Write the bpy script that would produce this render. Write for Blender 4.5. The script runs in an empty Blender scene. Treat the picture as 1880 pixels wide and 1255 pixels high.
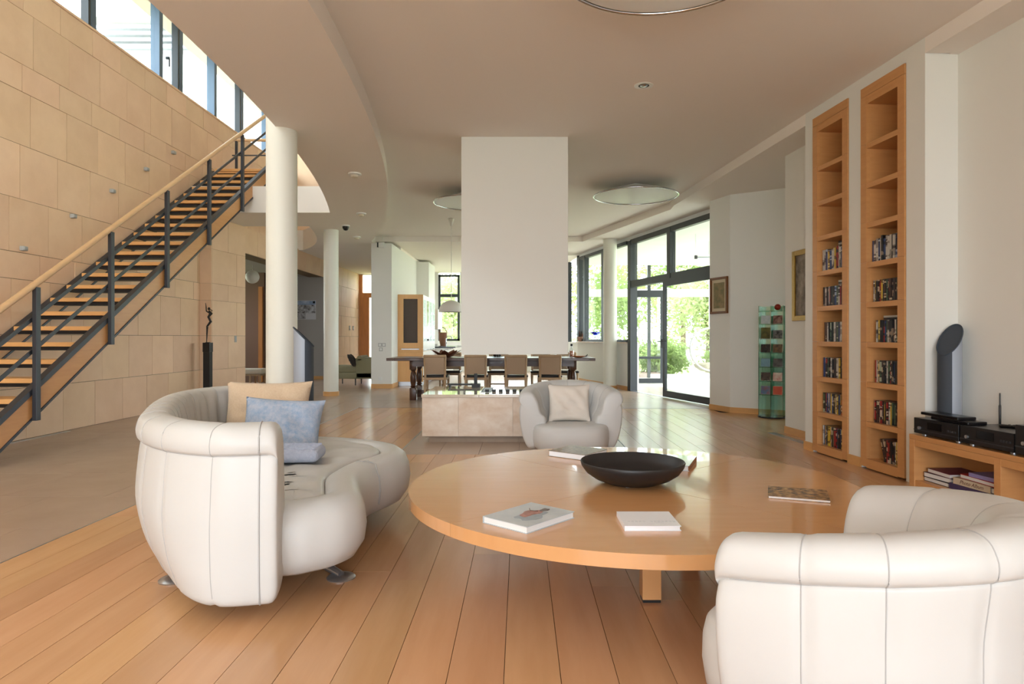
import bpy, bmesh, math, random
from mathutils import Vector, Matrix
random.seed(7)
S = bpy.context.scene
COL = S.collection
PI = math.pi

# ------------------------------------------------------------------ camera
FPX = 1225.0
cam = bpy.data.cameras.new('camera')
cam.sensor_width = 36.0
cam.lens = FPX / 1880.0 * 36.0
cam.shift_x = -15.0 / 1880.0
cam.shift_y = -8.5 / 1880.0
cam.clip_start = 0.05
cam.clip_end = 300
camo = bpy.data.objects.new('camera', cam)
COL.objects.link(camo)
camo.location = (0, 0, 1.15)
camo.rotation_euler = (PI / 2, 0, 0)
S.camera = camo

# ------------------------------------------------------------------ sky (bright overcast)
SKY = 5.2
w = bpy.data.worlds.new('overcast_sky')
S.world = w
w.use_nodes = True
nt = w.node_tree
nt.nodes.clear()
wo = nt.nodes.new('ShaderNodeOutputWorld')
wb = nt.nodes.new('ShaderNodeBackground')
wb.inputs[0].default_value = (0.84, 0.92, 1.0, 1)
wb.inputs[1].default_value = SKY
nt.links.new(wb.outputs[0], wo.inputs[0])
sun = bpy.data.lights.new('sun', 'SUN')
sun.energy = 2.5
sun.angle = math.radians(25)
sun.color = (1.0, 0.95, 0.88)
suno = bpy.data.objects.new('sun', sun)
COL.objects.link(suno)
suno.rotation_euler = (math.radians(-42), math.radians(14), 0)

S.view_settings.view_transform = 'Standard'
S.view_settings.look = 'None'
S.view_settings.exposure = 0.9
S.view_settings.gamma = 1.0
S.view_settings.use_curve_mapping = False

def portal(loc, rot, sx, sy):
    l = bpy.data.lights.new('window_portal', 'AREA')
    l.shape = 'RECTANGLE'
    l.size = sx
    l.size_y = sy
    l.energy = 0.0
    l.cycles.is_portal = True
    o = bpy.data.objects.new('window_portal', l)
    COL.objects.link(o)
    o.location = loc
    o.rotation_euler = rot
    return o
portal((-0.9, -5.75, 1.6), (PI / 2, 0, 0), 8.2, 3.2)          # glazed wall behind the camera
portal((-5.75, 6.0, 5.85), (0, -PI / 2, 0), 1.3, 20.0)         # clerestory above the stone wall
portal((2.62, 14.3, 1.65), (PI / 2, 0, PI / 2 + 0.262), 7.0, 3.2)     # glazed veranda wall

# ------------------------------------------------------------------ materials
MATS = {}
def mat(name, col, rough=0.5, metal=0.0, var=0.0, noise=None, bump=None, spec=0.5, trans=0.0, ior=1.45,
        coat=0.0, sheen=0.0, emit=None, col2=None, huevar=0.0):
    """col: linear rgb.  noise=(scale xyz, detail, amount) mixes towards col2; bump=(scale, strength)."""
    m = bpy.data.materials.new(name)
    m.use_nodes = True
    n = m.node_tree
    p = n.nodes['Principled BSDF']
    p.inputs['Base Color'].default_value = (*col, 1)
    p.inputs['Roughness'].default_value = rough
    p.inputs['Metallic'].default_value = metal
    p.inputs['Specular IOR Level'].default_value = spec
    p.inputs['Transmission Weight'].default_value = trans
    p.inputs['IOR'].default_value = ior
    p.inputs['Coat Weight'].default_value = coat
    p.inputs['Sheen Weight'].default_value = sheen
    if emit:
        p.inputs['Emission Color'].default_value = (*emit[0], 1)
        p.inputs['Emission Strength'].default_value = emit[1]
    out = None
    geo = n.nodes.new('ShaderNodeNewGeometry')
    info = n.nodes.new('ShaderNodeObjectInfo')
    vec = geo.outputs['Position']
    if noise:
        sc, det, amt = noise
        off = n.nodes.new('ShaderNodeVectorMath'); off.operation = 'MULTIPLY_ADD'
        off.inputs[1].default_value = sc
        n.links.new(vec, off.inputs[0])
        rv = n.nodes.new('ShaderNodeVectorMath'); rv.operation = 'SCALE'
        rv.inputs[0].default_value = (31.0, 17.0, 23.0)
        n.links.new(info.outputs['Random'], rv.inputs['Scale'])
        n.links.new(rv.outputs[0], off.inputs[2])
        t = n.nodes.new('ShaderNodeTexNoise')
        t.inputs['Scale'].default_value = 1.0
        t.inputs['Detail'].default_value = det
        t.inputs['Roughness'].default_value = 0.6
        n.links.new(off.outputs[0], t.inputs['Vector'])
        r = n.nodes.new('ShaderNodeMapRange')
        r.inputs['From Min'].default_value = 0.3
        r.inputs['From Max'].default_value = 0.7
        r.inputs['To Max'].default_value = amt
        n.links.new(t.outputs['Fac'], r.inputs['Value'])
        mx = n.nodes.new('ShaderNodeMix'); mx.data_type = 'RGBA'
        mx.inputs[6].default_value = (*col, 1)
        mx.inputs[7].default_value = (*(col2 or tuple(c * 0.6 for c in col)), 1)
        n.links.new(r.outputs[0], mx.inputs[0])
        out = mx.outputs[2]
    if var or huevar:
        hs = n.nodes.new('ShaderNodeHueSaturation')
        if out: n.links.new(out, hs.inputs['Color'])
        else: hs.inputs['Color'].default_value = (*col, 1)
        r = n.nodes.new('ShaderNodeMapRange')
        r.inputs['To Min'].default_value = 1 - var
        r.inputs['To Max'].default_value = 1 + var
        n.links.new(info.outputs['Random'], r.inputs['Value'])
        n.links.new(r.outputs[0], hs.inputs['Value'])
        if huevar:
            mt = n.nodes.new('ShaderNodeMath'); mt.operation = 'MULTIPLY'; mt.inputs[1].default_value = 7.31
            fr = n.nodes.new('ShaderNodeMath'); fr.operation = 'FRACT'
            n.links.new(info.outputs['Random'], mt.inputs[0]); n.links.new(mt.outputs[0], fr.inputs[0])
            r2 = n.nodes.new('ShaderNodeMapRange')
            r2.inputs['To Min'].default_value = 0.5 - huevar
            r2.inputs['To Max'].default_value = 0.5 + huevar
            n.links.new(fr.outputs[0], r2.inputs['Value'])
            n.links.new(r2.outputs[0], hs.inputs['Hue'])
        out = hs.outputs[0]
    if out: n.links.new(out, p.inputs['Base Color'])
    if bump:
        t2 = n.nodes.new('ShaderNodeTexNoise')
        t2.inputs['Scale'].default_value = bump[0]
        t2.inputs['Detail'].default_value = 4
        n.links.new(vec, t2.inputs['Vector'])
        b = n.nodes.new('ShaderNodeBump')
        b.inputs['Strength'].default_value = bump[1]
        b.inputs['Distance'].default_value = 0.01
        n.links.new(t2.outputs['Fac'], b.inputs['Height'])
        n.links.new(b.outputs[0], p.inputs['Normal'])
    MATS[name] = m
    return m

def sr(r, g, b):
    f = lambda c: ((c / 255 + 0.055) / 1.055) ** 2.4 if c > 10 else c / 255 / 12.92
    return (f(r), f(g), f(b))

mat('plaster', sr(235, 234, 228), 0.85, spec=0.2)
mat('ceiling_paint', sr(246, 238, 230), 0.9, spec=0.1)
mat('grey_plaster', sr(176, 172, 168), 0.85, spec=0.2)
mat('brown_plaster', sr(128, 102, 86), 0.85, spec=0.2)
mat('column_paint', sr(238, 237, 226), 0.45, spec=0.4)
mat('floor_wood', sr(214, 168, 126), 0.22, var=0.11, huevar=0.006, noise=((9, 0.9, 9), 5, 0.55), col2=sr(190, 140, 96), spec=0.5)
mat('floor_tile', sr(186, 163, 146), 0.26, var=0.04, noise=((2.2, 2.2, 2.2), 6, 0.5), col2=sr(166, 143, 126), spec=0.5)
mat('joint', sr(92, 72, 56), 0.8)
mat('stone', sr(246, 212, 178), 0.62, var=0.05, huevar=0.004, noise=((2.3, 2.3, 2.3), 8, 0.65), col2=sr(230, 192, 156), bump=(60, 0.05))
mat('stone_joint', sr(120, 100, 80), 0.9)
mat('beech', sr(212, 156, 100), 0.32, noise=((4, 4, 30), 4, 0.35), col2=sr(188, 128, 74), var=0.03)
mat('beech_x', sr(212, 156, 100), 0.32, noise=((3, 3, 40), 4, 0.35), col2=sr(188, 128, 74), var=0.04)
mat('table_wood', sr(210, 156, 104), 0.20, noise=((3, 22, 3), 4, 0.3), col2=sr(192, 134, 82), var=0.02, coat=0.45)
mat('tread_wood', sr(228, 174, 112), 0.35, noise=((5, 20, 20), 4, 0.4), col2=sr(206, 146, 86), var=0.05)
mat('rail_wood', sr(228, 186, 140), 0.3, noise=((12, 3, 12), 4, 0.3))
mat('baseboard_wood', sr(224, 170, 108), 0.4, noise=((4, 4, 20), 3, 0.3))
mat('dark_wood', sr(88, 54, 34), 0.28, noise=((5, 25, 25), 4, 0.6), col2=sr(52, 30, 20), coat=0.2)
mat('chair_wood', sr(196, 164, 128), 0.45, noise=((12, 12, 4), 3, 0.4), var=0.04)
mat('chair_fabric', sr(186, 160, 134), 0.8, bump=(400, 0.1))
mat('black_leather', sr(30, 27, 28), 0.3)
mat('door_wood', sr(206, 138, 78), 0.4, noise=((12, 12, 2), 4, 0.5))
mat('leather', sr(206, 205, 202), 0.40, spec=0.45, noise=((3, 3, 3), 3, 0.25), col2=sr(200, 198, 195), bump=(9, 0.12))
mat('piping', sr(176, 175, 174), 0.5)
mat('steel_dark', sr(58, 60, 66), 0.42, metal=0.25)
mat('steel_black', sr(24, 22, 22), 0.5)
mat('frame_dark', sr(50, 53, 56), 0.4, metal=0.2)
mat('frame_blue', sr(86, 104, 124), 0.4, metal=0.2)
mat('chrome', sr(205, 210, 215), 0.16, metal=1.0)
mat('alu', sr(178, 182, 188), 0.3, metal=0.9)
mat('travertine', sr(248, 236, 222), 0.35, noise=((3.4, 3.4, 5.0), 9, 0.85), col2=sr(212, 180, 148), var=0.02)
mat('travertine_top', sr(232, 222, 208), 0.06, noise=((3, 3, 3), 8, 0.6), col2=sr(212, 192, 168), coat=0.6)
mat('plinth_stone', sr(176, 156, 136), 0.5, noise=((4, 4, 4), 6, 0.5))
mat('black_ceramic', sr(36, 34, 34), 0.42)
mat('white_paper', sr(238, 238, 240), 0.6)
mat('page_edge', sr(232, 230, 228), 0.7, noise=((2, 2, 600), 2, 0.3))
mat('white_enamel', sr(240, 239, 234), 0.35)
mat('shade_white', sr(232, 228, 220), 0.5)
mat('diffuser', sr(236, 234, 230), 0.35)
mat('speaker_silver', sr(168, 176, 188), 0.5, metal=0.1)
mat('speaker_grille', sr(62, 70, 80), 0.7)
mat('black_plastic', sr(22, 20, 22), 0.28)
mat('black_screen', sr(10, 10, 14), 0.08)
mat('bronze', sr(34, 26, 22), 0.3, metal=0.4)
mat('olive_fabric', sr(150, 144, 112), 0.75, bump=(300, 0.1))
mat('dark_fabric', sr(52, 46, 42), 0.9)
mat('cream_fabric', sr(226, 216, 196), 0.8)
mat('linen_beige', sr(212, 184, 152), 0.85, noise=((90, 90, 90), 3, 0.5), col2=sr(228, 206, 178), bump=(220, 0.4), sheen=0.3)
mat('linen_white', sr(226, 216, 204), 0.8, bump=(250, 0.2))
mat('denim', sr(146, 170, 200), 0.9, noise=((38, 38, 38), 4, 0.9), col2=sr(196, 200, 212), bump=(260, 0.5))
mat('knit_blue', sr(176, 186, 210), 0.9, noise=((60, 60, 60), 3, 0.5), col2=sr(206, 212, 228), bump=(120, 0.5))
mat('gold_frame', sr(176, 138, 66), 0.35, metal=0.7, noise=((40, 40, 40), 3, 0.5))
mat('wood_frame', sr(120, 74, 36), 0.4)
mat('painting_garden', sr(176, 150, 112), 0.7, noise=((9, 9, 12), 6, 1.0), col2=sr(104, 108, 72))
mat('painting_dark', sr(168, 158, 142), 0.7, noise=((7, 7, 6), 6, 1.0), col2=sr(58, 48, 40))
mat('passepartout', sr(214, 200, 170), 0.8)
mat('poster_sky', sr(120, 150, 190), 0.6, noise=((8, 8, 8), 3, 0.8), col2=sr(206, 216, 228))
mat('poster_snow', sr(216, 220, 226), 0.6, noise=((14, 14, 16), 5, 1.0), col2=sr(74, 66, 62))
mat('poster_paper', sr(208, 210, 214), 0.6)
mat('red_glaze', sr(150, 44, 28), 0.2)
mat('brown_leaf', sr(104, 58, 36), 0.45)
mat('orange_wood', sr(196, 104, 44), 0.35)
mat('blue_glass', sr(20, 50, 230), 0.08, trans=0.5)
mat('terracotta', sr(190, 150, 130), 0.6, noise=((30, 30, 30), 3, 0.5))
mat('kitchen_white', sr(238, 236, 230), 0.3)
mat('granite', sr(44, 44, 48), 0.15)
mat('wicker', sr(116, 74, 48), 0.7, bump=(80, 0.6))
mat('cabinet_wood', sr(226, 172, 108), 0.35, noise=((25, 25, 3), 4, 0.35), col2=sr(208, 148, 84))
mat('switch_grey', sr(170, 170, 168), 0.4)
mat('switch_white', sr(232, 232, 228), 0.4)
mat('interior_dark', sr(30, 34, 30), 0.5)
mat('veranda_floor', sr(226, 222, 212), 0.4)
mat('outdoor_white', sr(236, 236, 234), 0.7)
mat('grass', sr(168, 172, 126), 0.95, noise=((1.5, 1.5, 1.5), 6, 0.8), col2=sr(146, 154, 104))
mat('leaf', sr(122, 152, 76), 0.7, var=0.25, huevar=0.02)
mat('leaf_b', sr(158, 176, 110), 0.7, var=0.25, huevar=0.02)
def leafmat(name, c):
    m = bpy.data.materials.new(name); m.use_nodes = True
    n = m.node_tree; n.nodes.clear()
    o = n.nodes.new('ShaderNodeOutputMaterial'); mx = n.nodes.new('ShaderNodeMixShader'); d_ = n.nodes.new('ShaderNodeBsdfDiffuse'); t_ = n.nodes.new('ShaderNodeBsdfTranslucent')
    d_.inputs[0].default_value = (*sr(*c), 1); t_.inputs[0].default_value = (*sr(*c), 1); mx.inputs[0].default_value = .5
    n.links.new(d_.outputs[0], mx.inputs[1]); n.links.new(t_.outputs[0], mx.inputs[2]); n.links.new(mx.outputs[0], o.inputs[0])
    MATS[name] = m
leafmat('leaf', (146, 166, 104)); leafmat('leaf_b', (184, 194, 146))
mat('bark', sr(110, 92, 74), 0.9)
mat('rattan', sr(206, 180, 140), 0.7)

def glassmat(name, tint=(1, 1, 1), refl=0.08, rough=0.0):
    m = bpy.data.materials.new(name); m.use_nodes = True
    n = m.node_tree; n.nodes.clear()
    o = n.nodes.new('ShaderNodeOutputMaterial'); mx = n.nodes.new('ShaderNodeMixShader')
    t = n.nodes.new('ShaderNodeBsdfTransparent'); g = n.nodes.new('ShaderNodeBsdfGlossy')
    t.inputs[0].default_value = (*tint, 1)
    g.inputs['Roughness'].default_value = rough
    mx.inputs[0].default_value = refl
    n.links.new(t.outputs[0], mx.inputs[1]); n.links.new(g.outputs[0], mx.inputs[2]); n.links.new(mx.outputs[0], o.inputs[0])
    MATS[name] = m
glassmat('pane', (0.97, 0.99, 0.98), 0.06)
glassmat('pane_green', (0.66, 0.86, 0.78), 0.10)
glassmat('green_edge', (0.12, 0.42, 0.32), 0.15)
glassmat('acrylic', (0.93, 0.95, 0.95), 0.14)
glassmat('clear_glass', (0.9, 0.94, 0.95), 0.16)

def spines(name, cols):
    """printed spine: irregular bands of colour up the case"""
    m = bpy.data.materials.new(name); m.use_nodes = True
    n = m.node_tree; p = n.nodes['Principled BSDF']; p.inputs['Roughness'].default_value = 0.3
    g = n.nodes.new('ShaderNodeNewGeometry'); i = n.nodes.new('ShaderNodeObjectInfo')
    v = n.nodes.new('ShaderNodeVectorMath'); v.operation = 'MULTIPLY_ADD'; v.inputs[1].default_value = (2, 2, 14)
    s = n.nodes.new('ShaderNodeVectorMath'); s.operation = 'SCALE'; s.inputs[0].default_value = (40, 70, 90)
    n.links.new(i.outputs['Random'], s.inputs['Scale']); n.links.new(g.outputs['Position'], v.inputs[0]); n.links.new(s.outputs[0], v.inputs[2])
    t = n.nodes.new('ShaderNodeTexNoise'); t.inputs['Scale'].default_value = 1.0; t.inputs['Detail'].default_value = 1.5
    n.links.new(v.outputs[0], t.inputs['Vector'])
    r = n.nodes.new('ShaderNodeValToRGB'); r.color_ramp.interpolation = 'CONSTANT'
    el = r.color_ramp.elements
    while len(el) < len(cols): el.new(0.5)
    for k, c in enumerate(cols):
        el[k].position = 0.0 if k == 0 else 0.52 + 0.16 * (k - 1) / max(1, len(cols) - 2)
        el[k].color = (*sr(*c), 1)
    n.links.new(t.outputs['Fac'], r.inputs[0]); n.links.new(r.outputs[0], p.inputs['Base Color'])
    MATS[name] = m
spines('dvd_black', [(26, 24, 26), (40, 36, 38), (150, 130, 110), (30, 26, 28)])
spines('dvd_brown', [(60, 40, 34), (36, 28, 26), (190, 170, 140), (110, 70, 50)])
spines('dvd_red', [(150, 34, 34), (40, 24, 26), (200, 180, 160), (96, 28, 30)])
spines('dvd_blue', [(50, 66, 110), (30, 36, 56), (170, 180, 200), (70, 90, 130)])
spines('dvd_pale', [(196, 190, 180), (150, 140, 130), (70, 60, 60), (210, 204, 196)])
spines('dvd_pink', [(206, 120, 140), (220, 190, 190), (120, 60, 70), (220, 150, 160)])
spines('dvd_yellow', [(206, 170, 60), (120, 90, 40), (220, 200, 120), (60, 50, 40)])
spines('dvd_green', [(70, 90, 66), (40, 50, 40), (170, 176, 150), (96, 110, 80)])
DVD = ['dvd_black', 'dvd_brown', 'dvd_black', 'dvd_red', 'dvd_blue', 'dvd_pale', 'dvd_brown', 'dvd_green', 'dvd_yellow', 'dvd_black', 'dvd_pale']
mat('cover_brown', sr(150, 130, 100), .3, noise=((45, 45, 45), 4, 1.0), col2=sr(86, 70, 50))
mat('cover_mag', sr(190, 150, 104), .25, noise=((38, 38, 38), 5, 1.0), col2=sr(66, 50, 40))

# ------------------------------------------------------------------ mesh helpers
W = {}
def BM(): return bmesh.new()
def box(bm, x0, x1, y0, y1, z0, z1, bev=0.0, seg=2):
    r = bmesh.ops.create_cube(bm, size=1.0)
    vs = r['verts']
    for v in vs:
        v.co = Vector((x0 + (v.co.x + .5) * (x1 - x0), y0 + (v.co.y + .5) * (y1 - y0), z0 + (v.co.z + .5) * (z1 - z0)))
    if bev:
        es = list({e for v in vs for e in v.link_edges})
        bmesh.ops.bevel(bm, geom=es, offset=bev, segments=seg, affect='EDGES', profile=0.5)
    return bm
def xform(bm, M, start=0):
    bm.verts.ensure_lookup_table()
    for v in list(bm.verts)[start:]: v.co = M @ v.co
def obox(bm, c, size, rz=0, bev=0.0, rx=0, ry=0):
    t = BM(); box(t, -size[0] / 2, size[0] / 2, -size[1] / 2, size[1] / 2, -size[2] / 2, size[2] / 2, bev)
    M = Matrix.Translation(c) @ Matrix.Rotation(rz, 4, 'Z') @ Matrix.Rotation(ry, 4, 'Y') @ Matrix.Rotation(rx, 4, 'X')
    bmesh.ops.transform(t, matrix=M, verts=t.verts)
    join(bm, t); return bm
def join(bm, t):
    m = bpy.data.meshes.new('tmp'); t.to_mesh(m); t.free(); bm.from_mesh(m); bpy.data.meshes.remove(m)
def prism(bm, poly, z0, z1):
    n = len(poly)
    a = [bm.verts.new((p[0], p[1], z0)) for p in poly]
    b = [bm.verts.new((p[0], p[1], z1)) for p in poly]
    for i in range(n):
        j = (i + 1) % n
        bm.faces.new((a[i], a[j], b[j], b[i]))
    bm.faces.new(a[::-1]); bm.faces.new(b)
    bmesh.ops.recalc_face_normals(bm, faces=bm.faces)
    return bm
def strip(bm, rows_a, rows_b, z0, z1):
    """slab between two curves with the same number of points"""
    n = len(rows_a)
    L = [[bm.verts.new((p[0], p[1], z)) for p in row] for z in (z0, z1) for row in (rows_a, rows_b)]
    a0, b0, a1, b1 = L
    for i in range(n - 1):
        bm.faces.new((a0[i], b0[i], b0[i + 1], a0[i + 1]))
        bm.faces.new((a1[i], a1[i + 1], b1[i + 1], b1[i]))
        bm.faces.new((a0[i], a0[i + 1], a1[i + 1], a1[i]))
        bm.faces.new((b0[i], b1[i], b1[i + 1], b0[i + 1]))
    bm.faces.new((a0[0], a1[0], b1[0], b0[0])); bm.faces.new((a0[-1], b0[-1], b1[-1], a1[-1]))
    bmesh.ops.recalc_face_normals(bm, faces=bm.faces)
    return bm
def lathe(bm, prof, n=32, c=(0, 0, 0)):
    rings = []
    for r, z in prof:
        if r < 1e-5: rings.append([bm.verts.new((c[0], c[1], c[2] + z))])
        else: rings.append([bm.verts.new((c[0] + r * math.cos(2 * PI * k / n), c[1] + r * math.sin(2 * PI * k / n), c[2] + z)) for k in range(n)])
    for A, B in zip(rings, rings[1:]):
        for k in range(n):
            k2 = (k + 1) % n
            if len(A) == 1 and len(B) == 1: continue
            if len(A) == 1: bm.faces.new((A[0], B[k2], B[k]))
            elif len(B) == 1: bm.faces.new((A[k], A[k2], B[0]))
            else: bm.faces.new((A[k], A[k2], B[k2], B[k]))
    bmesh.ops.recalc_face_normals(bm, faces=bm.faces)
    return bm
def cyl(bm, c, r, z0, z1, n=24): return lathe(bm, [(0, z0), (r, z0), (r, z1), (0, z1)], n, (c[0], c[1], 0))
def tube(bm, pts, r, n=8, closed=False):
    pts = [Vector(p) for p in pts]; rings = []
    N = len(pts)
    for i, p in enumerate(pts):
        a = pts[i - 1] if (i > 0 or closed) else pts[i]; b = pts[(i + 1) % N] if (i < N - 1 or closed) else pts[i]
        d = (b - a).normalized()
        up = Vector((0, 0, 1)) if abs(d.z) < 0.95 else Vector((1, 0, 0))
        s = d.cross(up).normalized(); u = s.cross(d)
        rr = r[i] if isinstance(r, (list, tuple)) else r
        rings.append([bm.verts.new(p + (s * math.cos(2 * PI * k / n) + u * math.sin(2 * PI * k / n)) * rr) for k in range(n)])
    for i in range(N if closed else N - 1):
        A, B = rings[i], rings[(i + 1) % N]
        for k in range(n): bm.faces.new((A[k], A[(k + 1) % n], B[(k + 1) % n], B[k]))
    if not closed: bm.faces.new(rings[0][::-1]); bm.faces.new(rings[-1])
    bmesh.ops.recalc_face_normals(bm, faces=bm.faces)
    return bm
def smoothpath(pts, n, closed=False):
    """Catmull-Rom through points, n samples per span"""
    P = [Vector(p) for p in pts]; out = []; N = len(P)
    for i in range(N if closed else N - 1):
        p0 = P[i - 1] if (i > 0 or closed) else P[0] * 2 - P[1]; p1 = P[i]; p2 = P[(i + 1) % N]
        p3 = P[(i + 2) % N] if (i + 2 < N or closed) else P[-1] * 2 - P[-2]
        for k in range(n):
            t = k / n
            out.append(0.5 * (2 * p1 + (p2 - p0) * t + (2 * p0 - 5 * p1 + 4 * p2 - p3) * t * t + (3 * p1 - p0 - 3 * p2 + p3) * t ** 3))
    if not closed: out.append(P[-1])
    return out

def new(name, bm, m, parent=None, smooth=None, world=True, label=None):
    me = bpy.data.meshes.new(name); bm.to_mesh(me); bm.free()
    me.materials.append(MATS[m] if isinstance(m, str) else m)
    if smooth is not None:
        me.polygons.foreach_set('use_smooth', [True] * len(me.polygons))
        if smooth < 180: me.set_sharp_from_angle(angle=math.radians(smooth))
    return link(name, me, parent, world, label)
def link(name, me, parent=None, world=True, label=None):
    o = bpy.data.objects.new(name, me); COL.objects.link(o)
    W[o] = Matrix.Identity(4)
    if parent:
        o.parent = parent
        if world: o.matrix_parent_inverse = W[parent].inverted()
        else: W[o] = W[parent].copy()
    if label: o['label'] = label
    return o
def tag(o, label, cat, group=None):
    o['label'] = label; o['category'] = cat
    if group: o['group'] = group
    return o
def struct(o, label=None):
    o['kind'] = 'structure'
    if label: o['label'] = label
    return o
def thing(name, label, cat, loc=(0, 0, 0), rz=0, group=None):
    o = bpy.data.objects.new(name, None); COL.objects.link(o)
    o.empty_display_size = 0.1
    o.location = loc; o.rotation_euler = (0, 0, rz)
    W[o] = Matrix.Translation(loc) @ Matrix.Rotation(rz, 4, 'Z')
    return tag(o, label, cat, group)
def dup(root, loc, rz, label=None, group=None):
    r = root.copy(); COL.objects.link(r); r.location = loc; r.rotation_euler = (0, 0, rz)
    W[r] = Matrix.Translation(loc) @ Matrix.Rotation(rz, 4, 'Z')
    if label: r['label'] = label
    if group: r['group'] = group
    for ch in list(root.children):
        c = ch.copy(); COL.objects.link(c); c.parent = r
        for g in ch.children:
            d = g.copy(); COL.objects.link(d); d.parent = c
    return r
UNIT = {}
def unit(m):
    """shared unit cube for pieces"""
    if m not in UNIT:
        b = BM(); box(b, -.5, .5, -.5, .5, -.5, .5)
        me = bpy.data.meshes.new('piece'); b.to_mesh(me); b.free(); me.materials.append(MATS[m]); UNIT[m] = me
    return UNIT[m]
def piece(name, m, parent, x0, x1, y0, y1, z0, z1):
    o = link(name, unit(m), parent)
    o.location = ((x0 + x1) / 2, (y0 + y1) / 2, (z0 + z1) / 2); o.scale = (x1 - x0, y1 - y0, z1 - z0)
    return o

# ================================================================== SETTING
CEIL, SOF, SOFR = 3.45, 3.27, 3.33
def xw(y): return 2.955 + (6.72 - y) * 0.095          # face of the bookcase wall
WD = Vector((-0.0946, 0.9955, 0)); WN = Vector((-0.9955, -0.0946, 0))   # along the wall, out of the wall
def wp(y, out=0.0):                                   # a point at depth y on the bookcase wall, moved out of it
    return (xw(y) + WN.x * out, y + WN.y * out)
def xg(y): return 2.34 + (14.4 - y) * 0.269           # line of the glazed veranda wall
def xl(y): return -2.34 - 0.0166 * max(0, y - 4) ** 2   # edge of the stair void
def xr(y): return -1.33 - 0.01547 * max(0, y - 3.5) ** 2  # step between low soffit and living ceiling

# floor: base slab, wood planks, stone tiles, metal strips
floor = struct(new('floor', box(BM(), -9.0, 4.6, -5.8, 22.6, -0.25, -0.016), 'joint'), 'floor of wide wooden planks and beige stone tiles')
rnd = random.Random(3)
def planks(x0, x1, y0, y1, wdt=0.19):
    n = round((x1 - x0) / wdt); wdt = (x1 - x0) / n
    for i in range(n):
        a, b = x0 + i * wdt, x0 + (i + 1) * wdt
        y = y0 - rnd.uniform(0.2, 2.0)
        while y < y1:
            l = rnd.uniform(1.9, 2.7); lo, hi = max(y, y0), min(y + l, y1)
            if hi - lo > 0.02: piece('plank', 'floor_wood', floor, a + .0012, b - .0012, lo + .001, hi - .001, -0.016, rnd.uniform(-.0006, 0))
            y += l
planks(-2.65, -1.21, 0.2, 10.92)
planks(-1.21, 1.10, 0.2, 6.56)
planks(1.10, 2.62, 0.2, 10.78)
planks(2.62, 3.06, 0.2, 10.78)
planks(3.06, 3.75, 0.2, 5.2)
piece('plank_field', 'floor_wood', floor, 3.06, 3.2, 5.2, 10.2, -0.016, -0.0005)
piece('plank_field', 'floor_wood', floor, -2.65, 3.4, -5.7, 0.199, -0.016, -0.0005)
piece('plank_field', 'floor_wood', floor, 3.2, 4.3, 5.2, 10.2, -0.016, -0.0005)
def tiles(x0, x1, y0, y1, tx, ty, stag=0.5):
    j = 0; y = y0
    while y < y1 - 0.01:
        ye = min(y + ty, y1); x = x0 - (tx * stag if j % 2 else 0)
        while x < x1 - 0.01:
            a, b = max(x, x0), min(x + tx, x1)
            if b - a > 0.02: piece('tile', 'floor_tile', floor, a + .0015, b - .0015, y + .0015, ye - .0015, -0.016, rnd.uniform(-.0005, 0.0))
            x += tx
        y += ty; j += 1
tiles(-5.6, -2.65, 2.4, 10.92, 0.74, 0.81)
tiles(-1.21, 1.10, 6.56, 10.92, 0.40, 0.80)
tiles(-5.5, 3.3, 10.92, 15.6, 0.80, 0.80)
tiles(-5.5, 1.6, 15.6, 22.4, 0.98, 0.98)
piece('tile_field', 'floor_tile', floor, -5.6, -2.65, -5.7, 2.399, -0.016, -0.0005)
piece('tile_field', 'floor_tile', floor, -8.9, -5.5, 12.7, 18.4, -0.016, -0.0005)
piece('floor_strip', 'alu', floor, -2.655, -2.645, 0.2, 10.92, -0.01, 0.001)
piece('floor_strip', 'alu', floor, -1.216, -1.204, 6.56, 10.92, -0.01, 0.001)
piece('floor_strip', 'steel_dark', floor, -2.65, -1.2, 10.915, 10.925, -0.01, 0.001)
piece('tile_field', 'floor_tile', floor, 1.1, 3.3, 10.79, 10.919, -0.016, -0.0005)
piece('floor_strip', 'steel_dark', floor, 1.1, 3.1, 10.775, 10.787, -0.01, 0.001)
piece('floor_strip', 'steel_dark', floor, 1.094, 1.106, 6.56, 10.78, -0.01, 0.001)
piece('floor_strip', 'alu', floor, -5.58, -5.52, 6.8, 8.2, -0.01, 0.002)
obj = new('floor_grille', obox(BM(), (3.07, 7.6, 0.001), (0.09, 0.9, 0.006), 0.095), 'alu', floor)

# left: wall of square stone slabs
ROWS = [0, .58, 1.18, 1.80, 2.10, 2.70, 3.31, 3.91, 4.22, 4.83, 5.17]
OFFS = [.25, .40, .02, .46, .60, .76, .31, .79, .354, .81]
def stone_wall(name, label, x, y0, y1, rows, parent=None, th=0.03, zmax=9, zmin=-1):
    for j in range(len(rows) - 1):
        z0, z1 = rows[j], min(rows[j + 1], zmax)
        if z1 - z0 < 0.02 or z0 < zmin: continue
        y = y0 - 0.61 + ((OFFS[j % 10] - y0) % 0.61)
        while y < y1 - 0.01:
            a, b = max(y, y0), min(y + 0.61, y1); d = rnd.uniform(-.002, .002)
            if b - a > 0.015: piece('stone_slab', 'stone', parent, x - th, x + d, a + .0028, b - .0028, z0 + .0028, z1 - .0028)
            y += 0.61
wl = struct(new('wall_left', box(BM(), -5.95, -5.612, -5.8, 11.77, 0, 5.16), 'stone_joint'), 'tall wall clad in square beige stone slabs beside the stairs')
stone_wall('', '', -5.60, 3.6, 11.77, [r for r in ROWS if r < 3.32], wl)
stone_wall('', '', -5.60, 3.6, 16.5, ROWS, wl, zmin=3.3)
new('wall_core', box(BM(), -5.95, -5.612, 11.77, 16.5, 3.3, 5.16), 'stone_joint', wl)
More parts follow.
